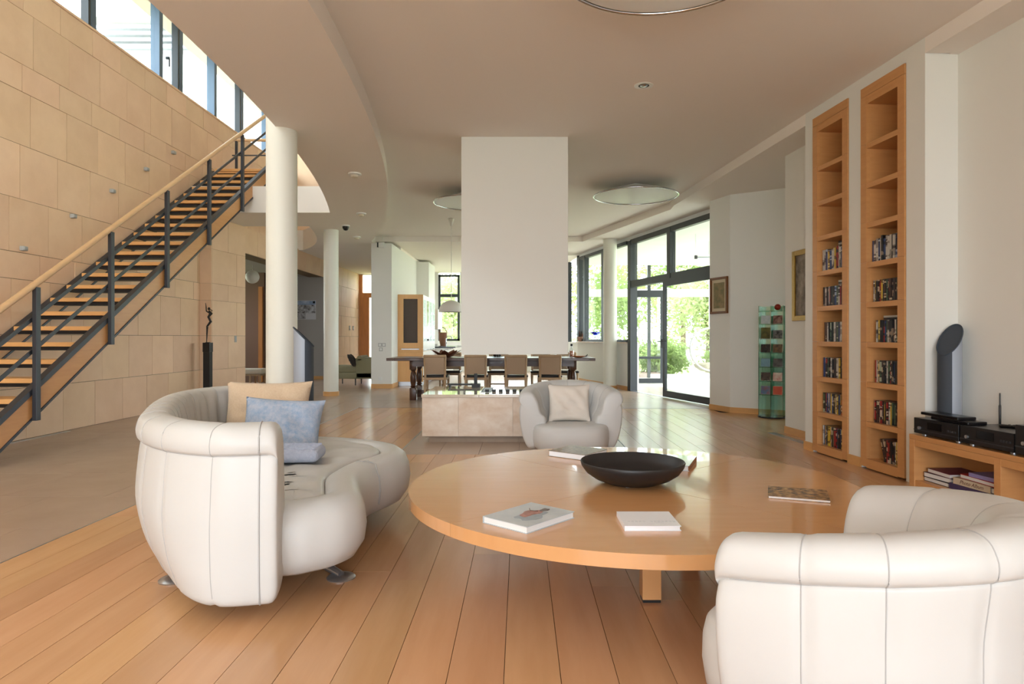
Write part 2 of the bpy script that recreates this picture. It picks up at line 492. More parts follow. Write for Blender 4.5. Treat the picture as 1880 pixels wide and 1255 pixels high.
piece('stone_field', 'stone', wl, -5.63, -5.60, -5.7, 3.599, 0, 5.16)
struct(new('trim_1', box(BM(), -5.97, -5.585, -5.8, 16.5, 5.17, 5.20, .004), 'stone'), 'thin stone coping on top of the stone wall')
pier = struct(new('wall_pier', prism(BM(), [(-5.7, 11.70), (-5.43, 11.70), (-5.30, 12.80), (-5.7, 12.80)], 0, 3.27), 'stone_joint'), 'stone pier between the stairs and the dark hall opening')
prow = ROWS[:6] + [3.27]
for j in range(len(prow) - 1):
    for (t0, t1) in ((0, .46), (.46, 1.0)) if j % 2 else ((0, .72), (.72, 1.0)):
        b = BM(); q = lambda t, o: (-5.43 + .13 * t + o, 11.70 + 1.10 * t)
        prism(b, [q(t0 + .003, 0.0), q(t0 + .003, .03), q(t1 - .003, .03), q(t1 - .003, 0.0)], prow[j] + .002, prow[j + 1] - .002)
        new('stone_slab', b, 'stone', pier)
    piece('stone_slab', 'stone', pier, -5.66, -5.402, 11.67, 11.70, prow[j] + .002, prow[j + 1] - .002)
lin = struct(new('wall_lintel', box(BM(), -5.8, -5.412, 12.81, 18.3, 2.80, 3.30), 'stone_joint'), 'stone band above the wide hall opening')
stone_wall('', '', -5.38, 12.81, 18.3, [2.80, 3.30], lin)
wfar = struct(new('wall_far_left', box(BM(), -5.9, -5.432, 18.405, 22.4, 0, 5.15), 'stone_joint'), 'far stretch of stone wall leading to the entrance door')
stone_wall('', '', -5.40, 18.42, 22.4, ROWS[:6] + [3.27], wfar)
# dark hall behind the opening
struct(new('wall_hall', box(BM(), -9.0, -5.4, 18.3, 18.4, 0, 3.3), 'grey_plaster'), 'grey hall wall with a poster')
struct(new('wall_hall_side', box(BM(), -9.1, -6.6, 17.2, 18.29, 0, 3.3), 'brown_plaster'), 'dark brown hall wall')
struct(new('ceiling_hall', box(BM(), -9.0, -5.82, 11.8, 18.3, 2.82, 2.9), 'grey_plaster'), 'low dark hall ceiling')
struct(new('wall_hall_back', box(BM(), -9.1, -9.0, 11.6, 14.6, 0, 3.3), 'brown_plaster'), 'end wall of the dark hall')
struct(new('wall_hall_added_sill', box(BM(), -9.1, -9.0, 14.6, 17.2, 0, 1.3), 'brown_plaster'))  # unseen opening added above this sill to let sky light into the hall
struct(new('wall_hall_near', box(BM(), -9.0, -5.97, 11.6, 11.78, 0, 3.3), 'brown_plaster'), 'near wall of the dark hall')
struct(new('door_3', box(BM(), -6.72, -6.62, 17.12, 17.19, 0, 2.45), 'door_wood'), 'reddish wooden door frame in the dark hall')
struct(new('baseboard_hall', box(BM(), -6.6, -5.4, 18.27, 18.3, 0, .09), 'baseboard_wood'))

# end wall with the entrance door
ew = struct(new('wall_entrance', box(BM(), -5.4, -3.0, 22.4, 22.6, 3.25, 3.4), 'plaster'), 'wall above the entrance door')
d = thing('door_1', 'x', 'door', (-4.6, 22.4, 0)); del d['category']; struct(d, 'orange wooden entrance door with frosted side light')
new('door_frame', box(BM(), -5.40, -5.28, 22.33, 22.42, 0, 3.25), 'door_wood', d)
new('door_frame', box(BM(), -5.28, -3.0, 22.33, 22.42, 2.48, 2.64), 'door_wood', d)
new('transom', box(BM(), -5.28, -3.0, 22.37, 22.39, 2.64, 3.25), 'pane', d)
new('door_leaf', box(BM(), -5.28, -5.06, 22.35, 22.40, 0, 2.48), 'door_wood', d)
new('side_light', box(BM(), -5.06, -4.80, 22.36, 22.38, 0.1, 2.48), 'pane', d)
new('door_leaf', box(BM(), -4.80, -3.0, 22.35, 22.40, 0, 2.48), 'door_wood', d)

# upper windows above the stone wall
wn = thing('window_1', 'x', 'window', (-5.75, 8, 5.2)); del wn['category']; struct(wn, 'row of bright upper windows with blue grey frames above the stone wall')
def upost(y, wd=0.07, m='frame_blue', x0=-5.80, x1=-5.66): new('mullion', box(BM(), x0, x1, y - wd / 2, y + wd / 2, 5.2, 6.5), m, wn)
ys = [3.2, 5.6, 7.0, 8.86, 10.52, 11.15, 12.4, 13.6, 15.0, 16.45]
for y in ys: upost(y, 0.10)
for y in (8.74, 11.02, 13.45): upost(y, 0.05, 'frame_dark', -5.74, -5.64)
for a, b in zip(ys, ys[1:]): new('pane', box(BM(), -5.735, -5.727, a + .05, b - .05, 5.23, 6.5), 'pane', wn)
new('rail', box(BM(), -5.80, -5.66, -5.8, 16.5, 5.2, 5.235), 'frame_blue', wn)
new('rail', box(BM(), -5.80, -5.66, -5.8, 16.5, 6.45, 6.52), 'frame_blue', wn)
hd = new('window_handle', box(BM(), -5.70, -5.64, 10.72, 10.75, 5.62, 5.66, .004), 'steel_dark', wn)
new('lever', box(BM(), -5.655, -5.635, 10.725, 10.745, 5.50, 5.64, .004), 'steel_dark', hd)
# upper storey: roof, end wall, gallery floor
struct(new('ceiling_upper', box(BM(), -6.2, 4.6, -5.8, 22.6, 6.52, 6.7), 'ceiling_paint'), 'ceiling of the upper storey')
struct(new('wall_upper_back', box(BM(), -5.95, 4.6, 16.5, 16.6, 3.75, 6.52), 'stone'), 'end wall of the upper storey')
struct(new('wall_upper_right', box(BM(), 0.4, 0.5, -5.8, 16.5, 3.75, 6.52), 'plaster'), 'side wall of the upper storey')

# low curved soffit over the stair side, with the voids left open
def rng(a, b, n): return [a + (b - a) * k / n for k in range(n + 1)]
b = BM()
Y = rng(-5.8, 11.35, 40); strip(b, [(xl(y), y) for y in Y], [(xr(y), y) for y in Y], SOF, 3.75)
Y = rng(11.35, 12.75, 6); strip(b, [(-5.595, y) for y in Y], [(xr(y), y) for y in Y], SOF, 3.72)
def xv(y): t = (y - 12.75) / 3.45; return -4.03 - .62 * t - .62 * t ** 3.2
Y = rng(12.75, 16.2, 16); strip(b, [(xv(y), y) for y in Y], [(xr(y) if y < 14.9 else -3.3, y) for y in Y], SOF, 3.75)
Y = rng(16.2, 22.5, 4); strip(b, [(-5.5, y) for y in Y], [(-2.9, y) for y in Y], SOF, 3.75)
struct(new('ceiling_soffit', b, 'ceiling_paint', smooth=30), 'lower curved ceiling band carried by the round columns')
# living-room ceiling
b = BM()
Y = rng(-5.8, 15.2, 50)
def xedge(y):
    if y < 5.12: return xw(y) + 0.02
    if y < 11.17: return min(xw(y), 2.9 + (8.35 - y) * .1) if y > 8 else xw(y)
    return 2.63 + (1.42 - 2.63) * (y - 11.17) / (15.2 - 11.17)
strip(b, [(xr(y), y) for y in Y], [(xedge(y), y) for y in Y], CEIL, 3.75)
struct(new('ceiling', b, 'ceiling_paint', smooth=30), 'smooth living room ceiling')
# dropped ceiling along the right wall and over the kitchen
b = BM()
Y = rng(5.12, 6.87, 3); strip(b, [(xw(y) + .2, y) for y in Y], [(4.6, y) for y in Y], SOFR, 3.75)
Y = rng(6.875, 15.2, 24); strip(b, [(xedge(y), y) for y in Y], [(4.6 if y < 10.5 else max(xg(y) + .1, xedge(y) + .1), y) for y in Y], SOFR, 3.75)
strip(b, [(xw(y), y) for y in (-5.8, 5.12)], [(4.6, y) for y in (-5.8, 5.12)], SOFR, 3.75)
prism(b, [(-3.3, 15.2), (2.25, 15.2), (1.60, 17.5), (1.2, 22.6), (-3.0, 22.6)], SOFR, 3.75)
struct(new('ceiling_dropped', b, 'ceiling_paint'), 'lower ceiling strip along the right wall and kitchen')

# bookcase wall (strips around the two built-in bookcases)
BK = [(5.34, 5.92), (6.12, 6.72)]
def wall_strip(name, y0, y1, z0, z1, depth=0.30, label=None, m='plaster', out=0.0):
    a, c = wp(y0, out), wp(y1, out); e, f = wp(y1, -depth), wp(y0, -depth)
    return struct(new(name, prism(BM(), [a, c, e, f], z0, z1), m), label)
wr = struct(new('wall_right', prism(BM(), [wp(5.12), wp(5.335), wp(5.335, -.42), wp(5.12, -.42)], 0, CEIL), 'plaster'), 'white wall holding the two tall bookcases')
for (a, c) in ((5.925, 6.115), (6.725, 6.88)):
    new('wall_strip', prism(BM(), [wp(a), wp(c), wp(c, -.42), wp(a, -.42)], 0, CEIL), 'plaster', wr)
for (a, c) in ((5.335, 5.925), (6.115, 6.725)):
    new('wall_strip', prism(BM(), [wp(a), wp(c), wp(c, -.42), wp(a, -.42)], 3.347, CEIL), 'plaster', wr)
new('wall_strip', prism(BM(), [wp(5.12, -.42), wp(6.88, -.42), wp(6.88, -.5), wp(5.12, -.5)], 0, CEIL), 'plaster', wr)
# recesses left and right of it
struct(new('wall_recess', prism(BM(), [wp(-5.8, -.27), wp(5.14, -.27), wp(5.14, -.5), wp(-5.8, -.5)], 0, SOFR), 'plaster'), 'pale wall behind the hi-fi console')
struct(new('wall_alcove', prism(BM(), [wp(6.86, -.36), wp(8.00, -.36), (4.4, 8.15), wp(6.86, -.7)], 0, SOFR), 'plaster'), 'alcove wall with a gilt framed picture')
struct(new('wall_corner', prism(BM(), [(3.04, 10.70), (3.21, 10.20), (4.6, 9.25), (4.6, 11.2), (3.34, 11.0)], 0, SOFR), 'plaster'), 'angled white wall beside the glass doors')
struct(new('wall_passage', box(BM(), 4.5, 4.6, 8.0, 9.4, 0, SOFR), 'plaster'))
def bb(name, pts, h=.085, t=.014):
    """skirting board along a polyline, on its left side"""
    b = BM()
    for p, q in zip(pts, pts[1:]):
        p, q = Vector(p).to_2d(), Vector(q).to_2d(); d = (q - p).normalized(); nrm = Vector((-d.y, d.x)) * t
        prism(b, [p, q, q + nrm, p + nrm], 0, h)
    return struct(new(name, b, 'baseboard_wood'), 'light wooden skirting board')
bb('baseboard_corner', [(3.04, 10.70), (3.21, 10.20), (4.4, 9.387)], t=-.014)
bb('baseboard_alcove', [wp(8.00, -.36), wp(6.88, -.36)], t=-.014)
bb('baseboard_right', [wp(6.89), wp(6.722)], t=-.014)
bb('baseboard_middle', [wp(6.118), wp(5.922)], t=-.014)

# pillar and kitchen wall
struct(new('wall_pillar', box(BM(), -3.36, -2.9, 15.05, 22.4, 0, SOF), 'plaster'), 'white wall end with switches beside the kitchen')
bb('baseboard_pillar', [(-3.36, 15.05), (-2.9, 15.05), (-2.9, 15.78)], t=-.016, h=.10)
struct(new('wall_back', box(BM(), -3.3, -2.75, 22.4, 22.6, 0, SOFR), 'plaster'), 'kitchen end wall')
new('wall_strip', box(BM(), -2.75, 1.3, 22.4, 22.6, 0, 1.02), 'plaster', bpy.data.objects['wall_back'])
new('wall_strip', box(BM(), -2.02, -1.90, 22.4, 22.6, 1.02, SOFR), 'plaster', bpy.data.objects['wall_back'])
new('wall_strip', box(BM(), 1.0, 1.3, 22.4, 22.6, 1.02, SOFR), 'plaster', bpy.data.objects['wall_back'])
struct(new('wall_duct', box(BM(), -2.9, -2.56, 18.7, 20.0, 0.0, 3.26), 'plaster'), 'boxed duct behind the tall kitchen units')
def window(name, label, x0, x1, y, z0, z1, bars):
    o = thing(name, 'x', 'window', (x0, y, z0)); del o['category']; struct(o, label)
    f = .07
    new('frame', box(BM(), x0, x0 + f, y, y + .08, z0, z1), 'frame_dark', o); new('frame', box(BM(), x1 - f, x1, y, y + .08, z0, z1), 'frame_dark', o)
    new('frame', box(BM(), x0, x1, y, y + .08, z0, z0 + f), 'frame_dark', o); new('frame', box(BM(), x0, x1, y, y + .08, z1 - f, z1), 'frame_dark', o)
    zz = [z0 + f] + [v for c in bars for v in (c - .05, c + .05)] + [z1 - f]
    for c in bars: new('transom', box(BM(), x0, x1, y - .01, y + .08, c - .05, c + .05), 'frame_dark', o)
    for k in range(0, len(zz), 2): new('pane', box(BM(), x0 + f, x1 - f, y + .035, y + .043, zz[k], zz[k + 1]), 'pane', o)
    return o
window('window_2', 'tall dark framed kitchen window', -2.74, -2.03, 22.36, 1.03, 3.25, [2.55])
window('window_3', 'second kitchen window, widened out of sight behind the chimney to let in light', -1.90, 1.0, 22.36, 1.03, 3.25, [2.55])  # widened unseen behind the chimney to brighten the kitchen and dining side

# low wall with sill and glazing on the right
def gp(y, out=0.0): return (xg(y) - .9657 * out, y - .2595 * out)
struct(new('wall_low', prism(BM(), [gp(14.42), gp(17.5), gp(17.5, -.25), gp(14.42, -.25)], 0, 1.02), 'plaster'), 'low wall under the window sill behind the column')
struct(new('wall_low_back', prism(BM(), [(1.506, 17.5), (1.10, 22.4), (1.4, 22.4), (1.8, 17.5)], 0, 1.02), 'plaster'))
bb('baseboard_low', [gp(17.5), gp(14.44)], t=-.016, h=.09)
struct(new('trim_2', prism(BM(), [gp(14.42, .05), gp(17.5, .05), gp(17.5, -.25), gp(14.42, -.25)], 1.02, 1.045), 'travertine'), 'pale stone window sill')
g1 = thing('window_4', 'x', 'window', (*gp(16), 1.0)); del g1['category']; struct(g1, 'dark framed windows above the low wall behind the column')
def gpost(y, wd, par, z0=0, z1=3.22, d=.10, m='frame_dark', nm='mullion'):
    new(nm, prism(BM(), [gp(y - wd / 2, .02), gp(y + wd / 2, .02), gp(y + wd / 2, -d), gp(y - wd / 2, -d)], z0, z1), m, par)
def gbar(y0, y1, z0, z1, par, d=.08, m='frame_dark', nm='rail', o=.01):
    new(nm, prism(BM(), [gp(y0, o), gp(y1, o), gp(y1, -d), gp(y0, -d)], z0, z1), m, par)
def gpane(y0, y1, z0, z1, par): new('pane', prism(BM(), [gp(y0, -.03), gp(y1, -.03), gp(y1, -.038), gp(y0, -.038)], z0, z1), 'pane', par)
for y, wd in ((17.42, .16), (17.0, .10), (15.82, .10)): gpost(y, wd, g1, 1.045)
gbar(14.5, 17.45, 3.16, 3.24, g1); gbar(14.5, 17.45, 1.045, 1.10, g1)
gpane(14.5, 15.78, 1.1, 3.16, g1); gpane(15.87, 16.95, 1.1, 3.16, g1); gpane(17.05, 17.35, 1.1, 3.16, g1)
g2 = thing('window_5', 'x', 'window', (1.3, 19, 1.0)); del g2['category']; struct(g2, 'further kitchen glazing seen as a sliver beside the chimney')
for t in (0.02, .33, .66, .98):
    x, y = 1.506 - .406 * t, 17.5 + 4.9 * t
    new('mullion', box(BM(), x, x + .1, y - .05, y + .05, 1.02, 3.3), 'frame_dark', g2)
new('pane', prism(BM(), [(1.55, 17.5), (1.15, 22.4), (1.16, 22.4), (1.56, 17.5)], 1.02, 3.3), 'pane', g2)

g3 = thing('door_2', 'x', 'door', (*gp(12.6), 0)); del g3['category']; struct(g3, 'dark framed glass wall and sliding door to the veranda')
gpost(14.34, .14, g3, 0, 3.22, .14); gpost(12.62, .12, g3, 2.27, 3.22); gpost(10.95, .1, g3)
gbar(10.9, 14.3, 3.14, 3.24, g3); gbar(10.9, 14.3, 2.22, 2.36, g3, .12)
gpane(12.68, 14.27, 2.36, 3.14, g3); gpane(11.0, 12.56, 2.36, 3.14, g3)
gbar(10.9, 14.3, -.01, .004, g3, .10, 'alu', 'track')
sl = new('sliding_leaf', prism(BM(), [gp(11.0, .05), gp(12.78, .05), gp(12.78, -.0), gp(11.0, -.0)], .02, .14), 'frame_dark', g3)
for (y0, y1, z0, z1) in ((12.70, 12.78, .14, 2.22), (11.0, 11.08, .14, 2.22), (11.08, 12.70, 2.12, 2.22)):
    new('leaf_frame', prism(BM(), [gp(y0, .05), gp(y1, .05), gp(y1, 0), gp(y0, 0)], z0, z1), 'frame_dark', sl)
new('leaf_pane', prism(BM(), [gp(11.08, .03), gp(12.70, .03), gp(12.70, .022), gp(11.08, .022)], .14, 2.12), 'pane', sl)
new('leaf_handle', prism(BM(), [gp(12.70, .11), gp(12.74, .11), gp(12.74, .05), gp(12.70, .05)], .95, 1.12), 'steel_black', sl)
new('leaf_handle', prism(BM(), [gp(12.56, .11), gp(12.74, .11), gp(12.74, .09), gp(12.56, .09)], 1.07, 1.095), 'steel_black', sl)

# glazed wall behind the camera and side pieces that close the room
struct(new('wall_near', box(BM(), -5.95, -5.0, -5.8, -5.6, 0, 6.52), 'plaster'), 'garden side wall pier')
struct(new('wall_near_right', box(BM(), 3.2, 4.6, -5.8, -5.6, 0, 3.75), 'plaster'))
struct(new('wall_near_top', box(BM(), -5.0, 4.6, -5.8, -5.6, 3.2, 3.75), 'plaster'))
g4 = thing('window_6', 'x', 'window', (-0.9, -5.7, 0)); del g4['category']; struct(g4, 'wide garden window wall')
for x in (-5.0, -3.0, -0.95, 1.1, 3.15): new('mullion', box(BM(), x, x + .07, -5.74, -5.64, 0, 3.2), 'frame_dark', g4)
new('rail', box(BM(), -5.0, 3.2, -5.74, -5.64, 3.13, 3.2), 'frame_dark', g4); new('rail', box(BM(), -5.0, 3.2, -5.74, -5.64, 0, .07), 'frame_dark', g4)

# columns
def column(x, y, r, z1, label, base=True):
    c = thing('round_column', label, 'column', (x, y, 0), 0, 'round columns')
    new('shaft', cyl(BM(), (x, y), r, 0, z1, 48), 'column_paint', c, 40)
    if base: new('column_base', cyl(BM(), (x, y), r + .012, 0, .085, 48), 'baseboard_wood', c, 40)
column(-2.455, 6.87, .154, 6.52, 'thick round white column standing behind the curved sofa')
column(-3.74, 13.2, .143, SOF, 'round white column with wooden foot left of the dining table')
column(2.0, 14.85, .150, SOFR, 'round white column in front of the windows right of the dining table')

# chimney hood
b = BM(); box(b, -.675, .55, 7.65, 8.35, .955, CEIL, .004)
tag(new('chimney_hood', b, 'plaster'), 'large plain white chimney hood hanging from the ceiling', 'chimney')

# ================================================================== STAIRCASE
R_, G_ = 0.171, 0.28
def sz(y): return 1.15 + (y - 7.02) * R_ / G_       # nosing line
st = thing('staircase', 'open wooden staircase with dark steel balustrade rising along the stone wall', 'staircase', (-5.05, 5.6, 0))
XI, XO = -4.565, -5.50
for j in range(-5, 19):
    y = 7.02 + G_ * (j - .3); z = 1.15 + R_ * (j - .3)
    if z < .1: continue
    tr = new('tread', box(BM(), XO + .02, XI - .055, y, y + .30, z - .045, z, .004), 'tread_wood', st)
    b = BM(); box(b, XO + .02, XI - .03, y + .06, y + .24, z - .085, z - .047)
    new('tread_bracket', b, 'steel_black', tr)
def slope_bar(x0, x1, y0, y1, lo, hi):
    """bar that follows the flight between two offsets from the nosing line"""
    b = BM()
    vs = [bm_v for bm_v in [b.verts.new((x, y, sz(y) + o)) for x in (x0, x1) for y in (y0, y1) for o in (lo, hi)]]
    for f in ((0, 1, 3, 2), (4, 6, 7, 5), (0, 4, 5, 1), (2, 3, 7, 6), (0, 2, 6, 4), (1, 5, 7, 3)): b.faces.new([vs[i] for i in f])
    bmesh.ops.recalc_face_normals(b, faces=b.faces); return b
for x, nm, dz in ((XI, 'stringer', 0), (XO - .05, 'stringer', -.10)):
    y0 = 5.75
    s_ = new(nm, slope_bar(x - .012, x + .012, y0, 12.1, -.262 + dz * .3, -.01 + dz), 'beech_x', st)
    new('flange', slope_bar(x - .045, x + .022, y0 - .05, 12.1, -.045 + dz, .015 + dz), 'steel_dark', s_)
    new('flange', slope_bar(x - .045, x + .022, y0 + .05, 12.1, -.285 + dz * .3, -.258 + dz * .3), 'steel_dark', s_)
for y in (6.24, 7.38, 8.55, 9.71, 10.87, 12.02):
    new('post', box(BM(), XI + .022, XI + .062, y - .03, y + .03, sz(y) - .30, sz(y) + .945, .003), 'steel_dark', st)
new('handrail', tube(BM(), [(XI + .03, y, sz(y) + .975) for y in (5.5, 12.08)], .030, 12), 'rail_wood', st, 40)
for o in (.36, .66): new('balustrade_rail', slope_bar(XI + .012, XI + .022, 5.6, 12.05, o - .022, o + .022), 'steel_dark', st)
new('landing', box(BM(), -5.5, XI - .03, 12.0, 12.75, 4.10, 4.16), 'tread_wood', st)
gr = thing('landing_rail', 'short wooden handrail with thin bar at the top of the stairs', 'railing', (-5.0, 12.7, 4.162))
new('rail', tube(BM(), [(-5.48, 12.7, 4.90), (-4.45, 12.7, 4.90)], .028, 10), 'rail_wood', gr, 40)
new('bar', box(BM(), -5.48, -4.45, 12.69, 12.71, 4.60, 4.62), 'steel_dark', gr)
new('post', box(BM(), -5.42, -5.38, 12.68, 12.72, 4.162, 4.88), 'steel_dark', gr)
new('post', box(BM(), -4.49, -4.45, 12.68, 12.72, 4.162, 4.88), 'steel_dark', gr)
# small metal step lights on the stone wall
for lk, (px, py) in zip(('highest', 'second highest', 'middle', 'second lowest', 'lowest'), ((316, 280), (266, 310.6), (203.5, 350.7), (131, 396.6), (39.5, 456))):
    y = 5.6 * 1225 / (955 - px); z = 1.15 + (619 - py) * y / 1225
    t = thing('wall_light', lk + ' of five small grey light boxes on the stone wall above the stairs', 'wall light', (-5.60, y, z), 0, 'step lights on the stone wall')
    new('housing', box(BM(), 0, .05, -.035, .035, -.025, .025, .005), 'switch_grey', t, 30, world=False)
    new('cover', box(BM(), .048, .056, -.028, .028, -.018, .018, .003), 'switch_grey', t, 30, world=False)

# ================================================================== LEATHER SEATING
SEAMS, RINGS = [], []
def sweep(path, prof, seams=(), pinch=.012, closed=False, seg=2):
    """path: list of (x, y) + height scale; prof(t): list of (outward, z) closed loop.  End caps are rounded."""
    b = BM(); N = len(path); rings = []
    L = [0.0]
    for p, q in zip(path, path[1:]): L.append(L[-1] + (Vector(q[:2]) - Vector(p[:2])).length)
    T = L[-1]
    for i, p in enumerate(path):
        a = Vector(path[max(0, i - 1)][:2]); c = Vector(path[min(N - 1, i + 1)][:2])
        d = (c - a).normalized(); nrm = Vector((-d.y, d.x))
        s = L[i] / T
        e = min(L[i], T - L[i])
        cap = 1.0
        if e < .036: cap = math.sqrt(max(0.0, 1 - (1 - e / .036) ** 2)) * .17 + .83
        pn = sum(math.exp(-((s - q) * T / .012) ** 2) for q in seams)
        P = prof(s)
        cx = sum(q[0] for q in P) / len(P); cz = sum(q[1] for q in P) / len(P)
        ring = []
        for (o, z) in P:
            k = cap * (1 - pinch * 3 * pn / max(.12, abs(o - cx) + abs(z - cz)) * .35)
            oo, zz = cx + (o - cx) * k, cz + (z - cz) * (k if e < .036 else 1 - .02 * pn)
            ring.append(b.verts.new((p[0] + nrm.x * oo, p[1] + nrm.y * oo, zz)))
        rings.append(ring)
    M = len(rings[0])
    SEAMS.clear()
    for q in seams:
        i = min(range(N), key=lambda i: abs(L[i] / T - q)); SEAMS.append([v.co.copy() for v in rings[i]])
    RINGS.clear(); RINGS.extend([[v.co.copy() for v in r] for r in rings])
    for i in range(N - 1):
        for k in range(M): b.faces.new((rings[i][k], rings[i][(k + 1) % M], rings[i + 1][(k + 1) % M], rings[i + 1][k]))
    for R in (rings[0][::-1], rings[-1]):
        c = b.verts.new(sum((v.co for v in R), Vector()) / M)
        for k in range(M): b.faces.new((R[k], R[(k + 1) % M], c))
    bmesh.ops.recalc_face_normals(b, faces=b.faces)
    return b
def seams_on(parent, lo, hi, band, world=True, only=None):
    """thin stitched seams: upright ones over profile points lo..hi, one along the band"""
    for k, r in enumerate(SEAMS):
        if only and k not in only: continue
        new('seam', tube(BM(), [v for v in r[lo:hi]], .0020, 5), 'piping', parent, 60, world)
    if band is not None: new('band_seam', tube(BM(), [r[band] for r in RINGS[4:-4]], .0020, 5), 'piping', parent, 60, world)
def end_piping(parent, world=True, ends=(5, -6)):
    for i in ends: new('end_piping', tube(BM(), RINGS[i], .004, 5, True), 'piping', parent, 60, world)
def sprof(pts, n=4): return [(v.x, v.y) for v in smoothpath([(p[0], p[1], 0) for p in pts], n, True)]
def resample(path, n):
    P = [Vector(p[:2]) for p in path]; L = [0]
    for a, c in zip(P, P[1:]): L.append(L[-1] + (c - a).length)
    out = []; j = 0
    for i in range(n + 1):
        t = L[-1] * i / n
        while j < len(L) - 2 and L[j + 1] < t: j += 1
        f = (t - L[j]) / (L[j + 1] - L[j]) if L[j + 1] > L[j] else 0
        out.append(P[j].lerp(P[j + 1], min(1, f)))
    return out
def endpack(path, n, tip=.05):
    """resample with extra rings at both ends so the caps come out round"""
    R = resample(path, n); a, c = R[0], R[-1]
    da = (R[1] - R[0]).normalized(); dc = (R[-2] - R[-1]).normalized()
    pre = [a + da * t for t in (0, .004, .012, .024, .038)]; post = [c + dc * t for t in (.038, .024, .012, .004, 0)]
    body = [p for p in R if (p - a).length > tip and (p - c).length > tip]
    return pre + body + post
def loft(contour, rows, cap=True):
    """stack of offset copies of a closed contour: rows = [(inset, z), ...]; inset>0 goes inwards"""
    b = BM(); N = len(contour); rings = []
    C = [Vector(p[:2]) for p in contour]
    area = sum(C[i].x * C[(i + 1) % N].y - C[(i + 1) % N].x * C[i].y for i in range(N))
    sg = 1 if area > 0 else -1
    for ins, z in rows:
        ring = []
        for i in range(N):
            d = (C[(i + 1) % N] - C[i - 1]).normalized(); nrm = Vector((-d.y, d.x)) * sg
            q = C[i] + nrm * ins
            zz = z(q, i) if callable(z) else z
            ring.append(b.verts.new((q.x, q.y, zz)))
        rings.append(ring)
    for A, B in zip(rings, rings[1:]):
        for k in range(N): b.faces.new((A[k], A[(k + 1) % N], B[(k + 1) % N], B[k]))
    if cap:
        for R in (rings[0], rings[-1]):
            c = b.verts.new(sum((v.co for v in R), Vector()) / N)
            for k in range(N): b.faces.new((R[k], R[(k + 1) % N], c))
    bmesh.ops.recalc_face_normals(b, faces=b.faces)
    return b

# --- curved sofa
so = thing('curved_sofa', 'white leather curved sofa with wave-shaped seat and high wrapped back', 'sofa', (-1.5, 3.8, 0))
opath = smoothpath([(-.975, 2.68), (-1.22, 2.645), (-1.48, 2.77), (-1.73, 3.04), (-1.915, 3.40), (-2.09, 3.80), (-2.225, 4.20), (-2.26, 4.55), (-2.17, 4.83), (-1.98, 5.0), (-1.80, 5.06), (-1.62, 5.08)], 10)
opath = endpack(opath, 150)
# nrm of the path points inwards/outwards: path runs clockwise from the near end, left normal = inside of the curve
def sofa_prof(s):
    # 'outward' is measured along the left normal of the path; outside of the sofa lies on the negative side
    k = min(1.0, max(0.0, (s - .06) / .16)); k = k * k * (3 - 2 * k) * .085
    wv = .010 * math.sin(2 * PI * 21 * s + 2 * math.sin(9 * s)) * (1 if .1 < s < .97 else 0)
    return sprof([(-.12 - k, .085), (-.02 - k, .075), (.006 - k * .75, .15), (.014 - k * .3, .26), (.018, .42), (.008, .58), (-.003, .665), (-.006, .678), (.012, .692), (.016, .735), (-.008, .785), (-.075, .803), (-.13, .785), (-.155 + wv * .6, .72), (-.17 + wv, .60), (-.185 + wv, .44), (-.20, .30), (-.19 - k * .5, .16)], 4)
def side_test(path):
    a, c = path[len(path) // 2], path[len(path) // 2 + 1]; d = (c - a).normalized(); return Vector((-d.y, d.x))
# make sure positive offsets point outwards
cen = Vector((-1.5, 3.9))
mid = opath[len(opath) // 2]
flip = -1 if side_test(opath).dot(mid - cen) < 0 else 1
def fl(prof): return (lambda s: [(flip * o, z) for o, z in prof(s)])
new('backrest', sweep(opath, fl(sofa_prof), [.075, .155, .225, .29, .35, .41, .47, .53, .59, .65, .71, .77, .83, .89, .95]), 'leather', so, 60)
br = bpy.data.objects['backrest']
seams_on(br, 6, 58, 27); end_piping(br)
cont = smoothpath([(-1.25, 2.80), (-.985, 2.80), (-.86, 2.87), (-.775, 2.96), (-.738, 3.10), (-.79, 3.30), (-.845, 3.52), (-.825, 3.77), (-.75, 3.98), (-.715, 4.17), (-.76, 4.40), (-.88, 4.59), (-1.13, 4.77), (-1.4, 4.86), (-1.75, 4.88), (-2.0, 4.74), (-2.10, 4.4), (-2.0, 3.95), (-1.84, 3.5), (-1.6, 3.12), (-1.43, 2.92)], 8, True)
new('seat_bolster', loft(cont, [(.16, .125), (.09, .118), (.03, .145), (-.012, .21), (-.022, .28), (-.014, .35), (.008, .405), (.045, .432), (.09, .441), (.135, .436), (.165, .418), (.175, .38)]), 'leather', so, 60)
def pill(base, amp):
    def f(q, i):
        return base + amp * (math.sin(q.y * 21 + q.x * 5) * .5 + math.sin(q.y * 37 - q.x * 13) * .35 + math.sin(q.x * 29) * .2)
    return f
new('seat_cushion', loft(cont, [(.168, .38), (.172, .418), (.19, pill(.432, .003)), (.22, pill(.438, .009)), (.26, pill(.440, .012)), (.30, pill(.440, .014)), (.34, pill(.440, .013)), (.39, pill(.440, .010)), (.44, .438)]), 'leather', so, 60)
for (q, h) in (((-.84, 3.52), 0), ((-.985, 2.81), 0)):
    pass
